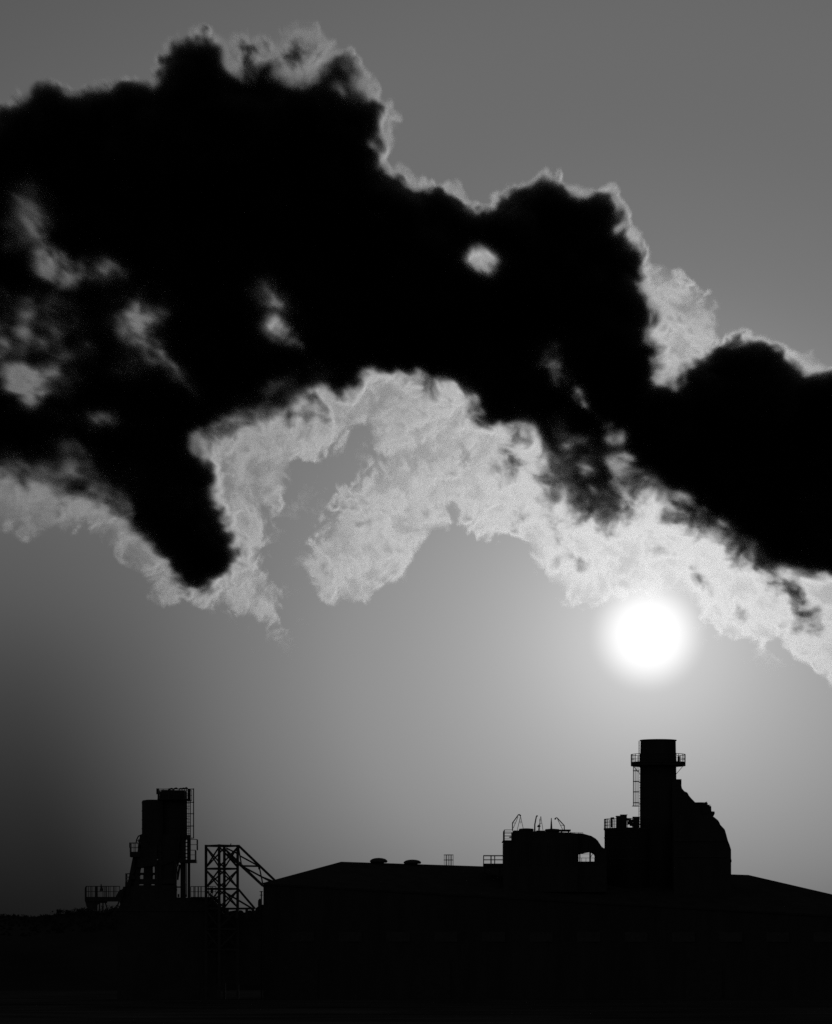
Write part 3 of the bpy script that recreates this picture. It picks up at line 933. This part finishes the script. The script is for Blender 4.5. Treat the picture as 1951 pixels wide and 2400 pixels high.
    for i in (2, 4, 6, 8):
        a = top[i]
        j = {2: (1360, 2001.6), 4: (1378, 1997.6), 6: (1392, 2001), 8: (1397, 2010)}[i]
        Mb().beam((X(a[0]), D - 1.95, Z(a[1])), (X(j[0]), D - 1.95, Z(j[1])), .12).build('flange', STEEL, dd)
    # floor, legs and rails under the arch
    Mb().box(X(1352.3), X(1420), D - 2.4, D + 2.4, Z(2092), Z(2021)).build('service_floor', STEEL, t)
    Mb().box(X(1352.2), X(1355.4), D - 1.5, D + 1.5, Z(2020.9), Z(2003.2)).build('leg', STEEL, t)
    for px, w in ((1359.8, .11), (1383.8, .18)):
        Mb().beam((X(px), D, Z(2021)), (X(px), D, Z(1998)), w).build('leg', STEEL, t)
    railing(t, [(X(1355.4), D + 1.7, Z(2021)), (X(1395.6), D + 1.7, Z(2021))], h=Z(2010.2) - Z(2021), gap=.48, mid=0, w=.045)
    Mb().beam((X(1386), D + .4, Z(2008)), (X(1391.5), D + .4, Z(1999.5)), .06).build('brace', STEEL, t)
    Mb().beam((X(1355.4), D + .9, Z(2001)), (X(1382), D + .9, Z(2001.4)), .04).build('brace', STEEL, t)


filter_house()


# ------------------------------------------------------------------ tank, stack and scrubber on the right
def right_group():
    D = 460.0
    k = KA * D

    def X(px):
        return (px - 975.5) * k

    def Z(py):
        return EYE + (2300 - py) * k
    # -- round storage tank
    cx, r = X(1470), X(1470) - X(1417.4)
    t = thing('storage_tank', 'wide round tank with rails and motors on its flat top, left of the big stack', 'tank', (cx, D, Z(2040)))
    Mb().lathe((cx, D), [(r, 8.0), (r, Z(1947)), (r + .05, Z(1946)), (r + .09, Z(1945)), (r + .09, Z(1942)), (r * .5, Z(1940.5)), (.2, Z(1939.5))], 56).build('shell', SHEET, t, True)
    rl = railing(t, circle((cx, D), r + .02, 90, 400, 26, Z(1942)), h=Z(1920.5) - Z(1942), gap=9, mid=2, w=.06)
    Mb().beam((X(1430.8), D - 3, Z(1942)), (X(1430.8), D - 3, Z(1918.5)), .2).build('lamp_post', STEEL, t)
    Mb().tube([(X(1432.5), D - 3, Z(1921)), (X(1437), D - 3, Z(1920.3))], .12, 8).build('lamp', STEEL, t)
    for a, b, c, n in ((1444.8, 1455.6, 1914.6, 'motor_housing'), (1454.8, 1469, 1911.6, 'motor_housing'), (1484, 1498.6, 1916.6, 'motor_housing')):
        h = Mb().box(X(a), X(b), D - 1.0, D + .2, Z(1940), Z(c)).build(n, STEEL, t)
        Mb().box(X(a) - .06, X(b) + .06, D - 1.06, D + .26, Z(c) + .002, Z(c) + .07).build('lid', STEEL, h)
    for px, py, rr_ in ((1473.5, 1922, .16), (1477.8, 1926, .2), (1474.5, 1930, .2), (1480.5, 1934, .18)):
        Mb().tube([(X(px) - .25, D - 1.2, Z(py)), (X(px) + .25, D - 1.2, Z(py))], rr_, 10).build('valve', STEEL, t)
    Mb().tube([(X(1469), D - 1.2, Z(1920)), (X(1475), D - 1.2, Z(1922)), (X(1478), D - 1.2, Z(1930)), (X(1484), D - 1.2, Z(1938))], .10, 8).build('pipe', STEEL, t)
    for zz in (1965, 1990, 2015):
        Mb().ring((cx, D), r + .003, r + .07, Z(zz), Z(zz - 1.6), seg=56).build('stiffening_ring', STEEL, t)

    # -- stack
    cx, r = X(1544.6), (X(1586.6) - X(1502.6)) / 2
    ys = D + 1.0
    t = thing('chimney_stack', 'tall round steel stack ringed by a high platform, right of centre below the sun', 'chimney', (cx, ys, Z(2045)))
    Mb().lathe((cx, ys), [(r * 1.02, 9.0), (r * 1.02, Z(1830)), (r * 1.012, Z(1800)), (r * .985, Z(1736)), (r * .985, Z(1734.9))], 64).build('shell', SHEET, t, True)
    Mb().ring((cx, ys), r * .9, r * 1.035, Z(1735.4), Z(1733.6), seg=64).build('rim', STEEL, t)
    for zz in (1768, 1846, 1872, 1900):
        Mb().ring((cx, ys), r * 1.021, r * 1.035, Z(zz), Z(zz - 1.4), seg=64).build('seam_ring', STEEL, t)
    ro = (X(1608.3) - X(1479.6)) / 2
    zf = Z(1788.5)
    pl = Mb().ring((cx, ys), r * 1.022, ro, zf - .12, zf, seg=24).ring((cx, ys), ro - .06, ro, zf - .3, zf + .14, seg=24).build('platform', STEEL, t)
    h = Z(1767.8) - zf
    pts = circle((cx, ys), ro - .03, 0, 345, 23, zf)
    railing(t, pts, h=h, gap=1.15, mid=1, closed=True)
    for a in range(0, 360, 45):
        c, s = math.cos(R(a)), math.sin(R(a))
        Mb().beam((cx + c * (ro - .25), ys + s * (ro - .25), zf - .25), (cx + c * r * 1.02, ys + s * r * 1.02, Z(1813)), .06).build('bracket', STEEL, t)
        Mb().beam((cx + c * (ro - .1), ys + s * (ro - .1), zf - .22), (cx + c * r * 1.02, ys + s * r * 1.02, zf - .22), .12, .2).build('bracket', STEEL, t)
    Mb().box(X(1590.6), X(1595.8), ys - .2, ys + .2, Z(1783), Z(1771.6)).beam((X(1593.3), ys, Z(1788)), (X(1593.3), ys, Z(1782)), .06).build('beacon', STEEL, t)
    # upper bare ladder
    for s0, s1, z0, z1 in ((1498.7, 1501.0, 1788, 1735.5), (1498.8, 1502.2, 1943, 1789)):
        ld = Mb()
        for px in (s0, s1):
            ld.beam((X(px), ys - .2, Z(z0)), (X(px), ys - .2, Z(z1)), .045)
        lo = ld.build('ladder', STEEL, t)
        rg = Mb()
        z = z0 - 4
        while z > z1:
            rg.beam((X(s0), ys - .2, Z(z)), (X(s1), ys - .2, Z(z)), .028)
            z -= 6.2
        o = rg.build('rungs', STEEL, lo)
        o['kind'] = 'stuff'
    # cage round the lower ladder
    hx0, hx1 = X(1485.6), X(1500)
    hc, hr = (hx0 + hx1) / 2, (hx1 - hx0) / 2
    cg = Mb()
    for py in (1806, 1831, 1855.5, 1881):
        cg.ring((hc, ys - .2), hr - .02, hr + .03, Z(py) - .04, Z(py) + .04, seg=18)
    cg.ring((hc - .05, ys - .2), hr + .02, hr + .08, Z(1889) - .03, Z(1889) + .04, seg=18)
    cgo = cg.build('safety_cage', STEEL, t)
    for a in (180, 215, 250, 285, 320, 145, 110, 75):
        x, y = hc + math.cos(R(a)) * hr, ys - .2 + math.sin(R(a)) * hr
        Mb().beam((x, y, Z(1888)), (x, y, Z(1796)), .04).build('bar', STEEL, cgo)
    for py in (1833.5, 1884, 1931):
        Mb().beam((X(1498), ys - .2, Z(py)), (X(1504), ys - .2, Z(py)), .09).build('ladder_bracket', STEEL, t)

    # -- sloping flue behind the stack
    t = thing('flue_duct', 'sloping lumpy flue duct climbing to the right side of the big stack', 'duct', (X(1610), D + 1.5, Z(2000)))
    Mb().box(X(1575), X(1597), D - .8, D + 2.6, Z(1852), Z(1827.3)).build('inlet_box', SHEET, t)
    ol = [(1575, 1845), (1597.3, 1845), (1597.4, 1848.6), (1603, 1855.5), (1610.4, 1859), (1614.5, 1866.5), (1620.5, 1873.5), (1629, 1882), (1640, 1894), (1650, 1960), (1575, 1960)]
    Mb().slab([(X(a), Z(b)) for a, b in ol], D - 1.1, D + 2.9).build('sloping_duct', SHEET, t)
    # drum with a flat lid at the duct's head
    cx2 = X(1638)
    z = Z
    Mb().lathe((cx2, D + 1), [(X(1638) - X(1609.5), Z(1935)), (X(1638) - X(1609.5), Z(1889)), (1.1, Z(1885.5))], 40).build('drum', SHEET, t, True)
    Mb().lathe((X(1641), D + 1), [(1.42, Z(1886.5)), (X(1661) - X(1641), Z(1885.5)), (X(1661) - X(1641), Z(1881.2)), (.6, Z(1880.2))], 32).build('lid', STEEL, t)
    Mb().beam((X(1654), D + 1, Z(1881)), (X(1659.5), D + 1, Z(1879)), .1).build('handle', STEEL, t)
    ol = [(1630, 1886), (1656, 1884.7), (1659.8, 1887.6), (1667, 1890.7), (1667.4, 1902.2), (1674.6, 1902.8), (1675.3, 1907.4), (1672.4, 1913.6), (1668.2, 1917.8), (1664, 1930), (1630, 1930)]
    Mb().slab([(X(a), Z(b)) for a, b in ol], D - .6, D + 2.4).build('elbow', SHEET, t)

    # -- big shouldered vessel
    t = thing('scrubber_vessel', 'massive dark vessel with a rounded right shoulder, standing right of the stack', 'vessel', (X(1640), D + 1, Z(2045)))
    ax = 1640.0
    prof_px = [(1709, 2110), (1708.8, 2024.6), (1710, 2021), (1709.6, 2018.4), (1708.7, 2015), (1708.6, 1994), (1705, 1982.5), (1701.4, 1973.8), (1696.6, 1956), (1694.0, 1947.5), (1692.4, 1945.5), (1683.8, 1936.4), (1681, 1930), (1678.5, 1926), (1668.3, 1917.6), (1655, 1914)]
    ol = [(a, b) for a, b in prof_px] + [(1590, 1914), (1575, 1930), (1575, 2110)]
    v = Mb().slab([(X(a), Z(b)) for a, b in ol], D - 3.6, D + 4.6)
    v.build('casing', SHEET, t)
    for py in (2012, 1975):
        Mb().box(X(1577), X(1700), D - 3.72, D - 3.602, Z(py), Z(py - 3)).build('band', STEEL, t)
    Mb().beam((X(1695.3), D - 1, Z(1950)), (X(1695.3), D - 1, Z(1944)), .05).build('lug', STEEL, t)
    # link hood between tank and vessel, below the deck line
    Mb().box(X(1500), X(1577), D + 3.2, D + 6.5, Z(2100), Z(1945)).build('rear_casing', SHEET, t)


right_group()


# ------------------------------------------------------------------ silo tower on the left
def silo_tower():
    D = 440.0
    k = KA * D

    def T(u, v):                                 # measured in the enlarged view of the tower
        return (180 + u / 5.787, 1820 + v / 5.787)

    def X(u):
        return (180 + u / 5.787 - 975.5) * k

    def Z(v):
        return EYE + (2300 - 1820 - v / 5.787) * k
    t = thing('silo_tower', 'tall twin silo tower on legs with ladders and railed landings, far left', 'silo tower', (X(1150), D, 0))
    # two silos
    r1 = (X(1180) - X(889)) / 2
    c1 = (X(889) + r1, D - .6)
    Mb().lathe(c1, [(.45, Z(1130)), (.6, Z(1120)), (r1, Z(830)), (r1, Z(345)), (r1 * .93, Z(330)), (r1 * .6, Z(322)), (.2, Z(320))], 40).build('silo', SHEET, t, True)
    r2 = (X(1492) - X(1120)) / 2
    c2 = (X(1120) + r2, D + .9)
    Mb().lathe(c2, [(.45, Z(1240)), (.6, Z(1180)), (r2 * .93, Z(860)), (r2, Z(810)), (r2, Z(215)), (r2 * .97, Z(200)), (.2, Z(195))], 44).build('silo', SHEET, t, True)
    for zz in (420, 560, 700):
        Mb().ring(c2, r2 + .002, r2 + .05, Z(zz + 8), Z(zz), seg=44).build('stiffening_ring', STEEL, t)
    # head works on top
    Mb().box(X(1150), X(1480), D - .8, D + 2.2, Z(320), Z(240)).box(X(1150), X(1335), D - .6, D + 2.0, Z(240) + .003, Z(186)).build('head_house', STEEL, t)
    Mb().box(X(1340), X(1475), D - .7, D + 1.0, Z(240) + .003, Z(190)).build('motor_housing', STEEL, t)
    for u, w_, v in ((1290, 50, 165), (1350, 30, 158), (1415, 34, 164), (1450, 30, 160), (1488, 26, 154)):
        Mb().tube([(X(u - w_), D, Z(v + 12)), (X(u), D, Z(v)), (X(u + w_ * .6), D, Z(v + 14))], .09, 6).build('pipe_bend', STEEL, t)
    Mb().box(X(1105), X(1545), D - 1.6, D + 2.4, Z(322), Z(312)).build('deck', STEEL, t)
    railing(t, [(X(1545), D + 2.3, Z(312)), (X(1112), D + 2.3, Z(312)), (X(1112), D - 1.5, Z(312)), (X(1545), D - 1.5, Z(312))], h=Z(180) - Z(312), gap=.62, mid=1)
    Mb().box(X(1092), X(1128), D - 1.6, D - 1.2, Z(250), Z(172)).build('panel', STEEL, t)
    Mb().box(X(1492), X(1502), D - 1.6, D - 1.4, Z(350), Z(176)).box(X(1515), X(1545), D - 1.6, D - 1.2, Z(345), Z(180)).build('panel', STEEL, t)
    # outrigger conveyor leg on the right
    leg = Mb().beam((X(1592), D - 1, Z(845)), (X(1592), D - 1, Z(168)), .11).build('hoist_rail', STEEL, t)
    for v in (178, 357, 512, 678, 842):
        Mb().beam((X(1500), D - 1, Z(v)), (X(1600), D - 1, Z(v)), .09).build('tie_bar', STEEL, leg)
    # ladder and cage
    ld = Mb().beam((X(1499), D - 1, Z(830)), (X(1499), D - 1, Z(340)), .05).beam((X(1527), D - 1, Z(830)), (X(1527), D - 1, Z(340)), .05).build('ladder', STEEL, t)
    Mb().beam((X(1549), D - 1.1, Z(830)), (X(1549), D - 1.1, Z(180)), .09).build('cage_bar', STEEL, ld)
    for v in (372, 410, 447, 545, 584, 626, 690, 708, 746, 782):
        Mb().beam((X(1496), D - 1, Z(v)), (X(1552), D - 1, Z(v)), .05).build('rung', STEEL, ld)
    # landings on the right
    Mb().box(X(1400), X(1632), D - 1.8, D + .4, Z(1176), Z(1135)).build('landing', STEEL, t)
    railing(t, [(X(1555), D - 1.7, Z(1135)), (X(1618), D - 1.7, Z(1135)), (X(1618), D + .3, Z(1135))], h=Z(1008) - Z(1135), gap=.5, mid=1)
    railing(t, [(X(1552), D - 1.2, Z(1003)), (X(1638), D - 1.2, Z(1003)), (X(1638), D + .6, Z(1003))], h=Z(860) - Z(1003), gap=1.2, mid=1, w=.07)
    Mb().box(X(1490), X(1550), D - 1.4, D + .2, Z(860), Z(800)).build('landing', STEEL, t)
    # columns and pipes
    Mb().tube([(X(1447), D - .4, Z(1760)), (X(1447), D - .4, Z(800))], (X(1485) - X(1410)) / 2, 14).build('downpipe', SHEET, t)
    Mb().tube([(X(1527), D - .6, Z(1760)), (X(1527), D - .6, Z(800))], (X(1545) - X(1510)) / 2, 12).build('downpipe', SHEET, t)
    Mb().beam((X(1499), D + .6, Z(1180)), (X(1499), D + .6, Z(830)), .1).build('conduit', STEEL, t)
    for v in (900, 950, 1000, 1050, 1100):
        Mb().beam((X(1485), D - .5, Z(v)), (X(1512), D - .5, Z(v)), .12).build('pipe_clamp', STEEL, t)
    # inclined legs and bracing
    for a in (((795, 1090), (690, 1620), .34, -1.2), ((870, 1080), (800, 1640), .5, -1.0), ((975, 1050), (960, 1640), .85, -.6), ((1085, 1180), (1100, 1650), .35, -1.2), ((1130, 800), (1140, 1650), .35, -1.0),
              ((1190, 1000), (1190, 1650), .8, .4), ((1270, 900), (1275, 1650), 1.0, .4), ((1345, 1100), (1345, 1650), .32, -.9), ((1395, 840), (1350, 1180), .3, -.9), ((1385, 1190), (1352, 1400), .25, 1.8), ((1390, 840), (1370, 1010), .25, 1.2)):
        p, q, w_, dy = a
        Mb().beam((X(p[0]), D + dy, Z(p[1])), (X(q[0]), D + dy, Z(q[1])), w_).build('leg', STEEL, t)
    # hopper skirt and middle floor
    ol = [(888, 790), (1100, 770), (1100, 1210), (870, 1240), (815, 1240), (850, 1030), (840, 960), (880, 900)]
    Mb().slab([(X(a), Z(b)) for a, b in ol[::-1]], D - 1.5, D + 1.2).build('hopper', SHEET, t)
    ol = [(1125, 790), (1410, 790), (1400, 900), (1372, 1010), (1368, 1130), (1170, 1215), (1170, 1030), (1125, 1030)]
    Mb().slab([(X(a), Z(b)) for a, b in ol[::-1]], D - 1.0, D + 1.6).build('hopper', SHEET, t)
    Mb().beam((X(1078), D - 1.3, Z(870)), (X(1122), D - 1.3, Z(930)), .14).build('brace', STEEL, t)
    Mb().box(X(1095), X(1130), D - 1, D + 1, Z(1030), Z(935)).build('floor_beam', STEEL, t)
    for v0, v1, u0, u1 in ((1100, 1060, 1040, 1175), (1210, 1140, 1060, 1170), (1335, 1310, 830, 1080), (1460, 1395, 740, 1350), (1650, 1480, 690, 1350), (1240, 1200, 860, 900), (1620, 1560, 620, 760)):
        Mb().box(X(u0), X(u1), D - 1.1, D + 1.3, Z(v0), Z(v1)).build('floor_beam', STEEL, t)
    ol = [(925, 1235), (1035, 1225), (1035, 1400), (905, 1400), (905, 1330), (925, 1310)]
    Mb().slab([(X(a), Z(b)) for a, b in ol[::-1]], D - .4, D + .6).build('machine_casing', STEEL, t)
    ol = [(1057, 1225), (1340, 1150), (1365, 1190), (1352, 1500), (1057, 1500)]
    Mb().slab([(X(a), Z(b)) for a, b in ol[::-1]], D - .2, D + .8).build('machine_casing', STEEL, t)
    ol = [(800, 1095), (1062, 1095), (1062, 1225), (1035, 1225), (925, 1232), (875, 1235), (862, 1312), (868, 1400), (850, 1470), (700, 1480), (760, 1300)]
    Mb().slab([(X(a), Z(b)) for a, b in ol[::-1]], D - .9, D + .3).build('machine_casing', STEEL, t)
    ol = [(1125, 1040), (1370, 1010), (1345, 1400), (1345, 1500), (1090, 1500), (1057, 1320), (1100, 1140), (1150, 1140)]
    Mb().slab([(X(a), Z(b)) for a, b in ol[::-1]], D - .7, D - .25).build('machine_casing', STEEL, t)
    # pipework, trays and small gear hung on the tower
    for p, q, w_ in (((880, 800), (845, 1030), .16), ((868, 1100), (772, 1330), .14), ((905, 1100), (840, 1330), .12), ((1050, 760), (1075, 1100), .14), ((1400, 800), (1372, 1150), .12), ((1425, 1180), (1490, 1480), .07),
                     ((1500, 1180), (1500, 1640), .09), ((760, 1320), (690, 1500), .2), ((1360, 1190), (1356, 1480), .12), ((1405, 1015), (1372, 1075), .1)):
        Mb().beam((X(p[0]), D - 1.3, Z(p[1])), (X(q[0]), D - 1.3, Z(q[1])), w_).build('pipe', STEEL, t)
    for v in (1078, 1130):
        Mb().beam((X(1355), D - 1.0, Z(v)), (X(1420), D - 1.0, Z(v)), .12).build('pipe_bracket', STEEL, t)
    for u0, u1, v0, v1 in ((846, 886, 900, 860), (850, 884, 985, 935), (1096, 1118, 372, 352), (755, 800, 1400, 1350), (640, 672, 1560, 1500), (1470, 1500, 1640, 1605), (1352, 1372, 1560, 1530), (1380, 1402, 1642, 1600), (1578, 1600, 1176, 1150)):
        Mb().box(X(u0), X(u1), D - 1.5, D - 1.1, Z(v0), Z(v1)).build('junction_box', STEEL, t)
    for v in (360, 470, 590, 710):
        Mb().box(X(886), X(893), D - .9, D - .3, Z(v + 8), Z(v)).build('lug', STEEL, t)
    # left landing with curved stay
    Mb().box(X(736), X(870), D - 1.9, D + .5, Z(1098), Z(1030)).build('landing', STEEL, t)
    railing(t, [(X(850), D - 1.8, Z(1030)), (X(737), D - 1.8, Z(1030)), (X(737), D + .4, Z(1030)), (X(850), D + .4, Z(1030))], h=Z(908) - Z(1030), gap=.5, mid=1, w=.055)
    Mb().box(X(728), X(746), D - 1.9, D - 1.6, Z(975), Z(905)).build('panel', STEEL, t)
    Mb().tube([(X(818), D - 1.5, Z(905)), (X(828), D - 1.5, Z(860)), (X(850), D - 1.5, Z(818)), (X(888), D - 1.5, Z(800))], .07, 6).build('stay', STEEL, t)
    Mb().beam((X(830), D - 1.5, Z(880)), (X(860), D - 1.5, Z(880)), .07).build('stay', STEEL, t)
    railing(t, [(X(750), D - 1.5, Z(1460)), (X(676), D - 1.5, Z(1460)), (X(676), D + .9, Z(1460)), (X(750), D + .9, Z(1460))], h=Z(1322) - Z(1460), gap=.6, mid=2, w=.055)
    Mb().box(X(670), X(745), D - 1.5, D + 1.0, Z(1500), Z(1440)).build('landing', STEEL, t)
    # solid lower works
    ol = [(600, 1560), (660, 1500), (1352, 1480), (1352, 1645), (1560, 1650), (1900, 1655), (1900, 1830), (560, 1830), (600, 1740), (590, 1640)]
    Mb().slab([(X(a), Z(b)) for a, b in ol[::-1]], D - 1.3, D + 1.5).build('machine_base', STEEL, t)
    Mb().box(X(560), X(1900), D - 1.2, D + 1.4, -.2, Z(1831)).build('base_wall', CONC, t)

    # -- walkway to the left
    w = thing('walkway', 'railed walkway on short braced supports reaching left from the silo tower', 'walkway', (X(390), D - .5, Z(1850)))
    Mb().box(X(132), X(620), D - 1.9, D - 1.31, Z(1702), Z(1640)).build('deck', STEEL, w)
    rr = railing(w, [(X(600), D - 1.9, Z(1640)), (X(150), D - 1.9, Z(1640))], h=Z(1497) - Z(1640), gap=.66, mid=1, w=.075)
    for u, w_ in ((178, .06), (205, .06), (280, .24), (400, .1), (420, .1), (470, .06), (520, .1), (548, .06)):
        Mb().beam((X(u), D - 1.8, Z(1640)), (X(u), D - 1.8, Z(1500)), w_).build('baluster', STEEL, w)
    Mb().tube([(X(136), D - 1.9, Z(1700)), (X(136), D - 1.9, Z(1530)), (X(142), D - 1.9, Z(1508)), (X(158), D - 1.9, Z(1497))], .07, 6).build('end_post', STEEL, w)
    Mb().tube([(X(348), D - 1.8, Z(1462)), (X(350), D - 1.8, Z(1520)), (X(352), D - 1.8, Z(1560))], .03, 8, .2).build('beacon', STEEL, w)
    Mb().slab([(X(a), Z(b)) for a, b in ((545, 1640), (645, 1640), (645, 1540), (600, 1545), (575, 1580))], D - 1.9, D - 1.4).build('panel', STEEL, w)
    ol = [(132, 1700), (150, 1770), (175, 1800), (300, 1830), (300, 1745), (330, 1722), (430, 1722), (430, 1700)]
    Mb().slab([(X(a), Z(b)) for a, b in ol], D - 1.8, D - 1.35).build('support_bracket', STEEL, w)
    for a, b in (((325, 1700), (325, 1850)), ((372, 1700), (372, 1850)), ((405, 1722), (440, 1830)), ((590, 1702), (535, 1830))):
        Mb().beam((X(a[0]), D - 1.6, Z(a[1])), (X(b[0]), D - 1.6, Z(b[1])), .15).build('support_post', STEEL, w)
    # -- walkway to the right
    w = thing('walkway', 'railed walkway joining the silo tower to the lattice trestle', 'walkway', (X(1650), D - .5, Z(1700)))
    Mb().box(X(1555), X(1905), D - 1.9, D - 1.32, Z(1652), Z(1640)).build('deck', STEEL, w)
    railing(w, [(X(1560), D - 1.9, Z(1640)), (X(1900), D - 1.9, Z(1640))], h=Z(1500) - Z(1640), gap=.42, mid=1, w=.07)
    for u in (1600, 1622, 1665, 1690, 1780, 1800, 1830):
        Mb().beam((X(u), D - 1.8, Z(1640)), (X(u), D - 1.8, Z(1502)), .06).build('baluster', STEEL, w)
    Mb().box(X(1352), X(1420), D - 1.9, D - 1.34, Z(1515), Z(1498)).build('kerb_plate', STEEL, w)


silo_tower()


# ------------------------------------------------------------------ lattice trestle and sloping conveyor
def trestle():
    D = 438.0
    k = KA * D

    def X(u):
        return (440 + u / 6.677 - 975.5) * k

    def Z(v):
        return EYE + (2300 - 1940 - v / 6.677) * k
    # square in plan, turned to the view: left, near, far and right corner posts
    xl, xn, xf, xr = X(288), X(506), X(563), X(783)
    cm = (xl + xr) / 2
    hd = (xr - xl) / 2
    posts = {'l': (xl, D), 'n': (xn, D - hd), 'f': (xf, D + hd), 'r': (xr, D)}
    t = thing('lattice_trestle', 'square steel lattice trestle with crossed bracing beside the silo tower', 'trestle', (cm, D, 0))
    zt = Z(287)
    for kk_, (x, y) in posts.items():
        Mb().beam((x, y, -.2), (x, y, Z(270)), .30).build('post', STEEL, t)
    lv = [287, 645, 960, 1270, 1590, 1910]
    for a, b in (('l', 'n'), ('n', 'r'), ('l', 'f'), ('f', 'r')):
        pa, pb = posts[a], posts[b]
        for v in lv:
            Mb().beam((*pa, Z(v)), (*pb, Z(v)), .2).build('girt', STEEL, t)
        for v0, v1 in zip(lv, lv[1:]):
            Mb().beam((*pa, Z(v0 + 20)), (*pb, Z(v1 - 20)), .17).build('brace', STEEL, t)
            Mb().beam((*pa, Z(v1 - 20)), (*pb, Z(v0 + 20)), .17).build('brace', STEEL, t)
    Mb().beam((X(672), D, Z(270)), (X(680), D, Z(248)), .09).build('lug', STEEL, t)
    Mb().box(X(365), X(400), D - .2, D + .2, Z(1030), Z(940)).build('junction_box', STEEL, t)

    # sloping box truss down to the mill
    c = thing('conveyor_truss', 'sloping open truss running down from the trestle head to the mill roof', 'conveyor', (X(1100), D + 1, Z(900)))
    F, B = D - .9, D + 1.3

    def mem(n, a, b, ya, yb, w=.2):
        Mb().beam((X(a[0]), ya, Z(a[1])), (X(b[0]), yb, Z(b[1])), w).build(n, STEEL, c)
    mem('chord', (800, 285), (1385, 845), F, F, .27)
    mem('chord', (590, 345), (1195, 925), B, B, .25)
    mem('chord', (600, 310), (1290, 640), B, B + .1, .0001) if False else None
    mem('chord', (585, 400), (860, 620), F, F, .22)
    mem('chord', (860, 620), (1180, 915), F, F, .25)
    mem('web', (595, 315), (770, 400), B, B, .18)
    mem('web', (825, 445), (1090, 590), B, F, .18)
    mem('web', (800, 300), (850, 600), F, F, .15)
    mem('web', (850, 605), (1120, 608), F, F, .2)
    mem('web', (1125, 610), (1178, 870), F, F, .15)
    mem('web', (870, 615), (1290, 840), F, B, .19)
    mem('web', (1115, 600), (1110, 640), F, B, .15)
    mem('web', (1160, 770), (1330, 838), B, F, .17)
    # lower strut frame
    s = thing('strut_frame', 'low triangular strut frame leaning from the trestle foot towards the mill wall', 'strut', (X(900), D + 1, Z(1300)))

    def mem2(n, a, b, ya, yb, w=.2):
        Mb().beam((X(a[0]), ya, Z(a[1])), (X(b[0]), yb, Z(b[1])), w).build(n, STEEL, s)
    mem2('strut', (795, 962), (1060, 1275), F, F, .24)
    mem2('strut', (580, 1012), (1000, 1262), B, B, .2)
    mem2('tie', (575, 1272), (1010, 1270), F, F, .22)
    mem2('strut', (1010, 1265), (1060, 1350), F, F, .3)
    for u in (630, 780, 930):
        mem2('foot_post', (u, 1270), (u, 1420), F, F, .3)
    # plinth walls in the dark below
    p = thing('machine_house', 'low black machine house with uneven roof line at the foot of the trestle', 'machine house', (X(800), D, 0))
    ol = [(-120, 1180), (120, 1190), (300, 1090), (370, 1095), (430, 1115), (480, 1108), (490, 1230), (560, 1240), (580, 1290), (600, 1312), (680, 1300), (740, 1290), (830, 1290), (850, 1320), (890, 1325), (900, 1300), (970, 1290), (1035, 1340), (1055, 1260), (1110, 1215), (1170, 1200), (1170, 1400), (1170, 2395), (-120, 2395)]
    Mb().slab([(X(a), Z(b)) for a, b in ol[::-1]], D + 1.6, D + 5).build('wall', CONC, p)
    # service pole at the mill corner
    q = thing('utility_pole', 'thin service pole with short cross arms close against the left mill corner', 'pole', (X(1150), D + .5, 0))
    Mb().tube([(X(1152), D + .5, -.2), (X(1152), D + .5, Z(992))], .07, 8).build('pole', WOOD, q)
    for v, w_ in ((1002, 28), (1056, 24)):
        Mb().beam((X(1150 - w_), D + .5, Z(v)), (X(1150 + w_), D + .5, Z(v)), .07).build('cross_arm', WOOD, q)
    Mb().lathe((X(1128), D + .5), [(.16, Z(1290)), (.22, Z(1200)), (.2, Z(1140)), (.05, Z(1110))], 10).build('transformer', GALV, q)


trestle()
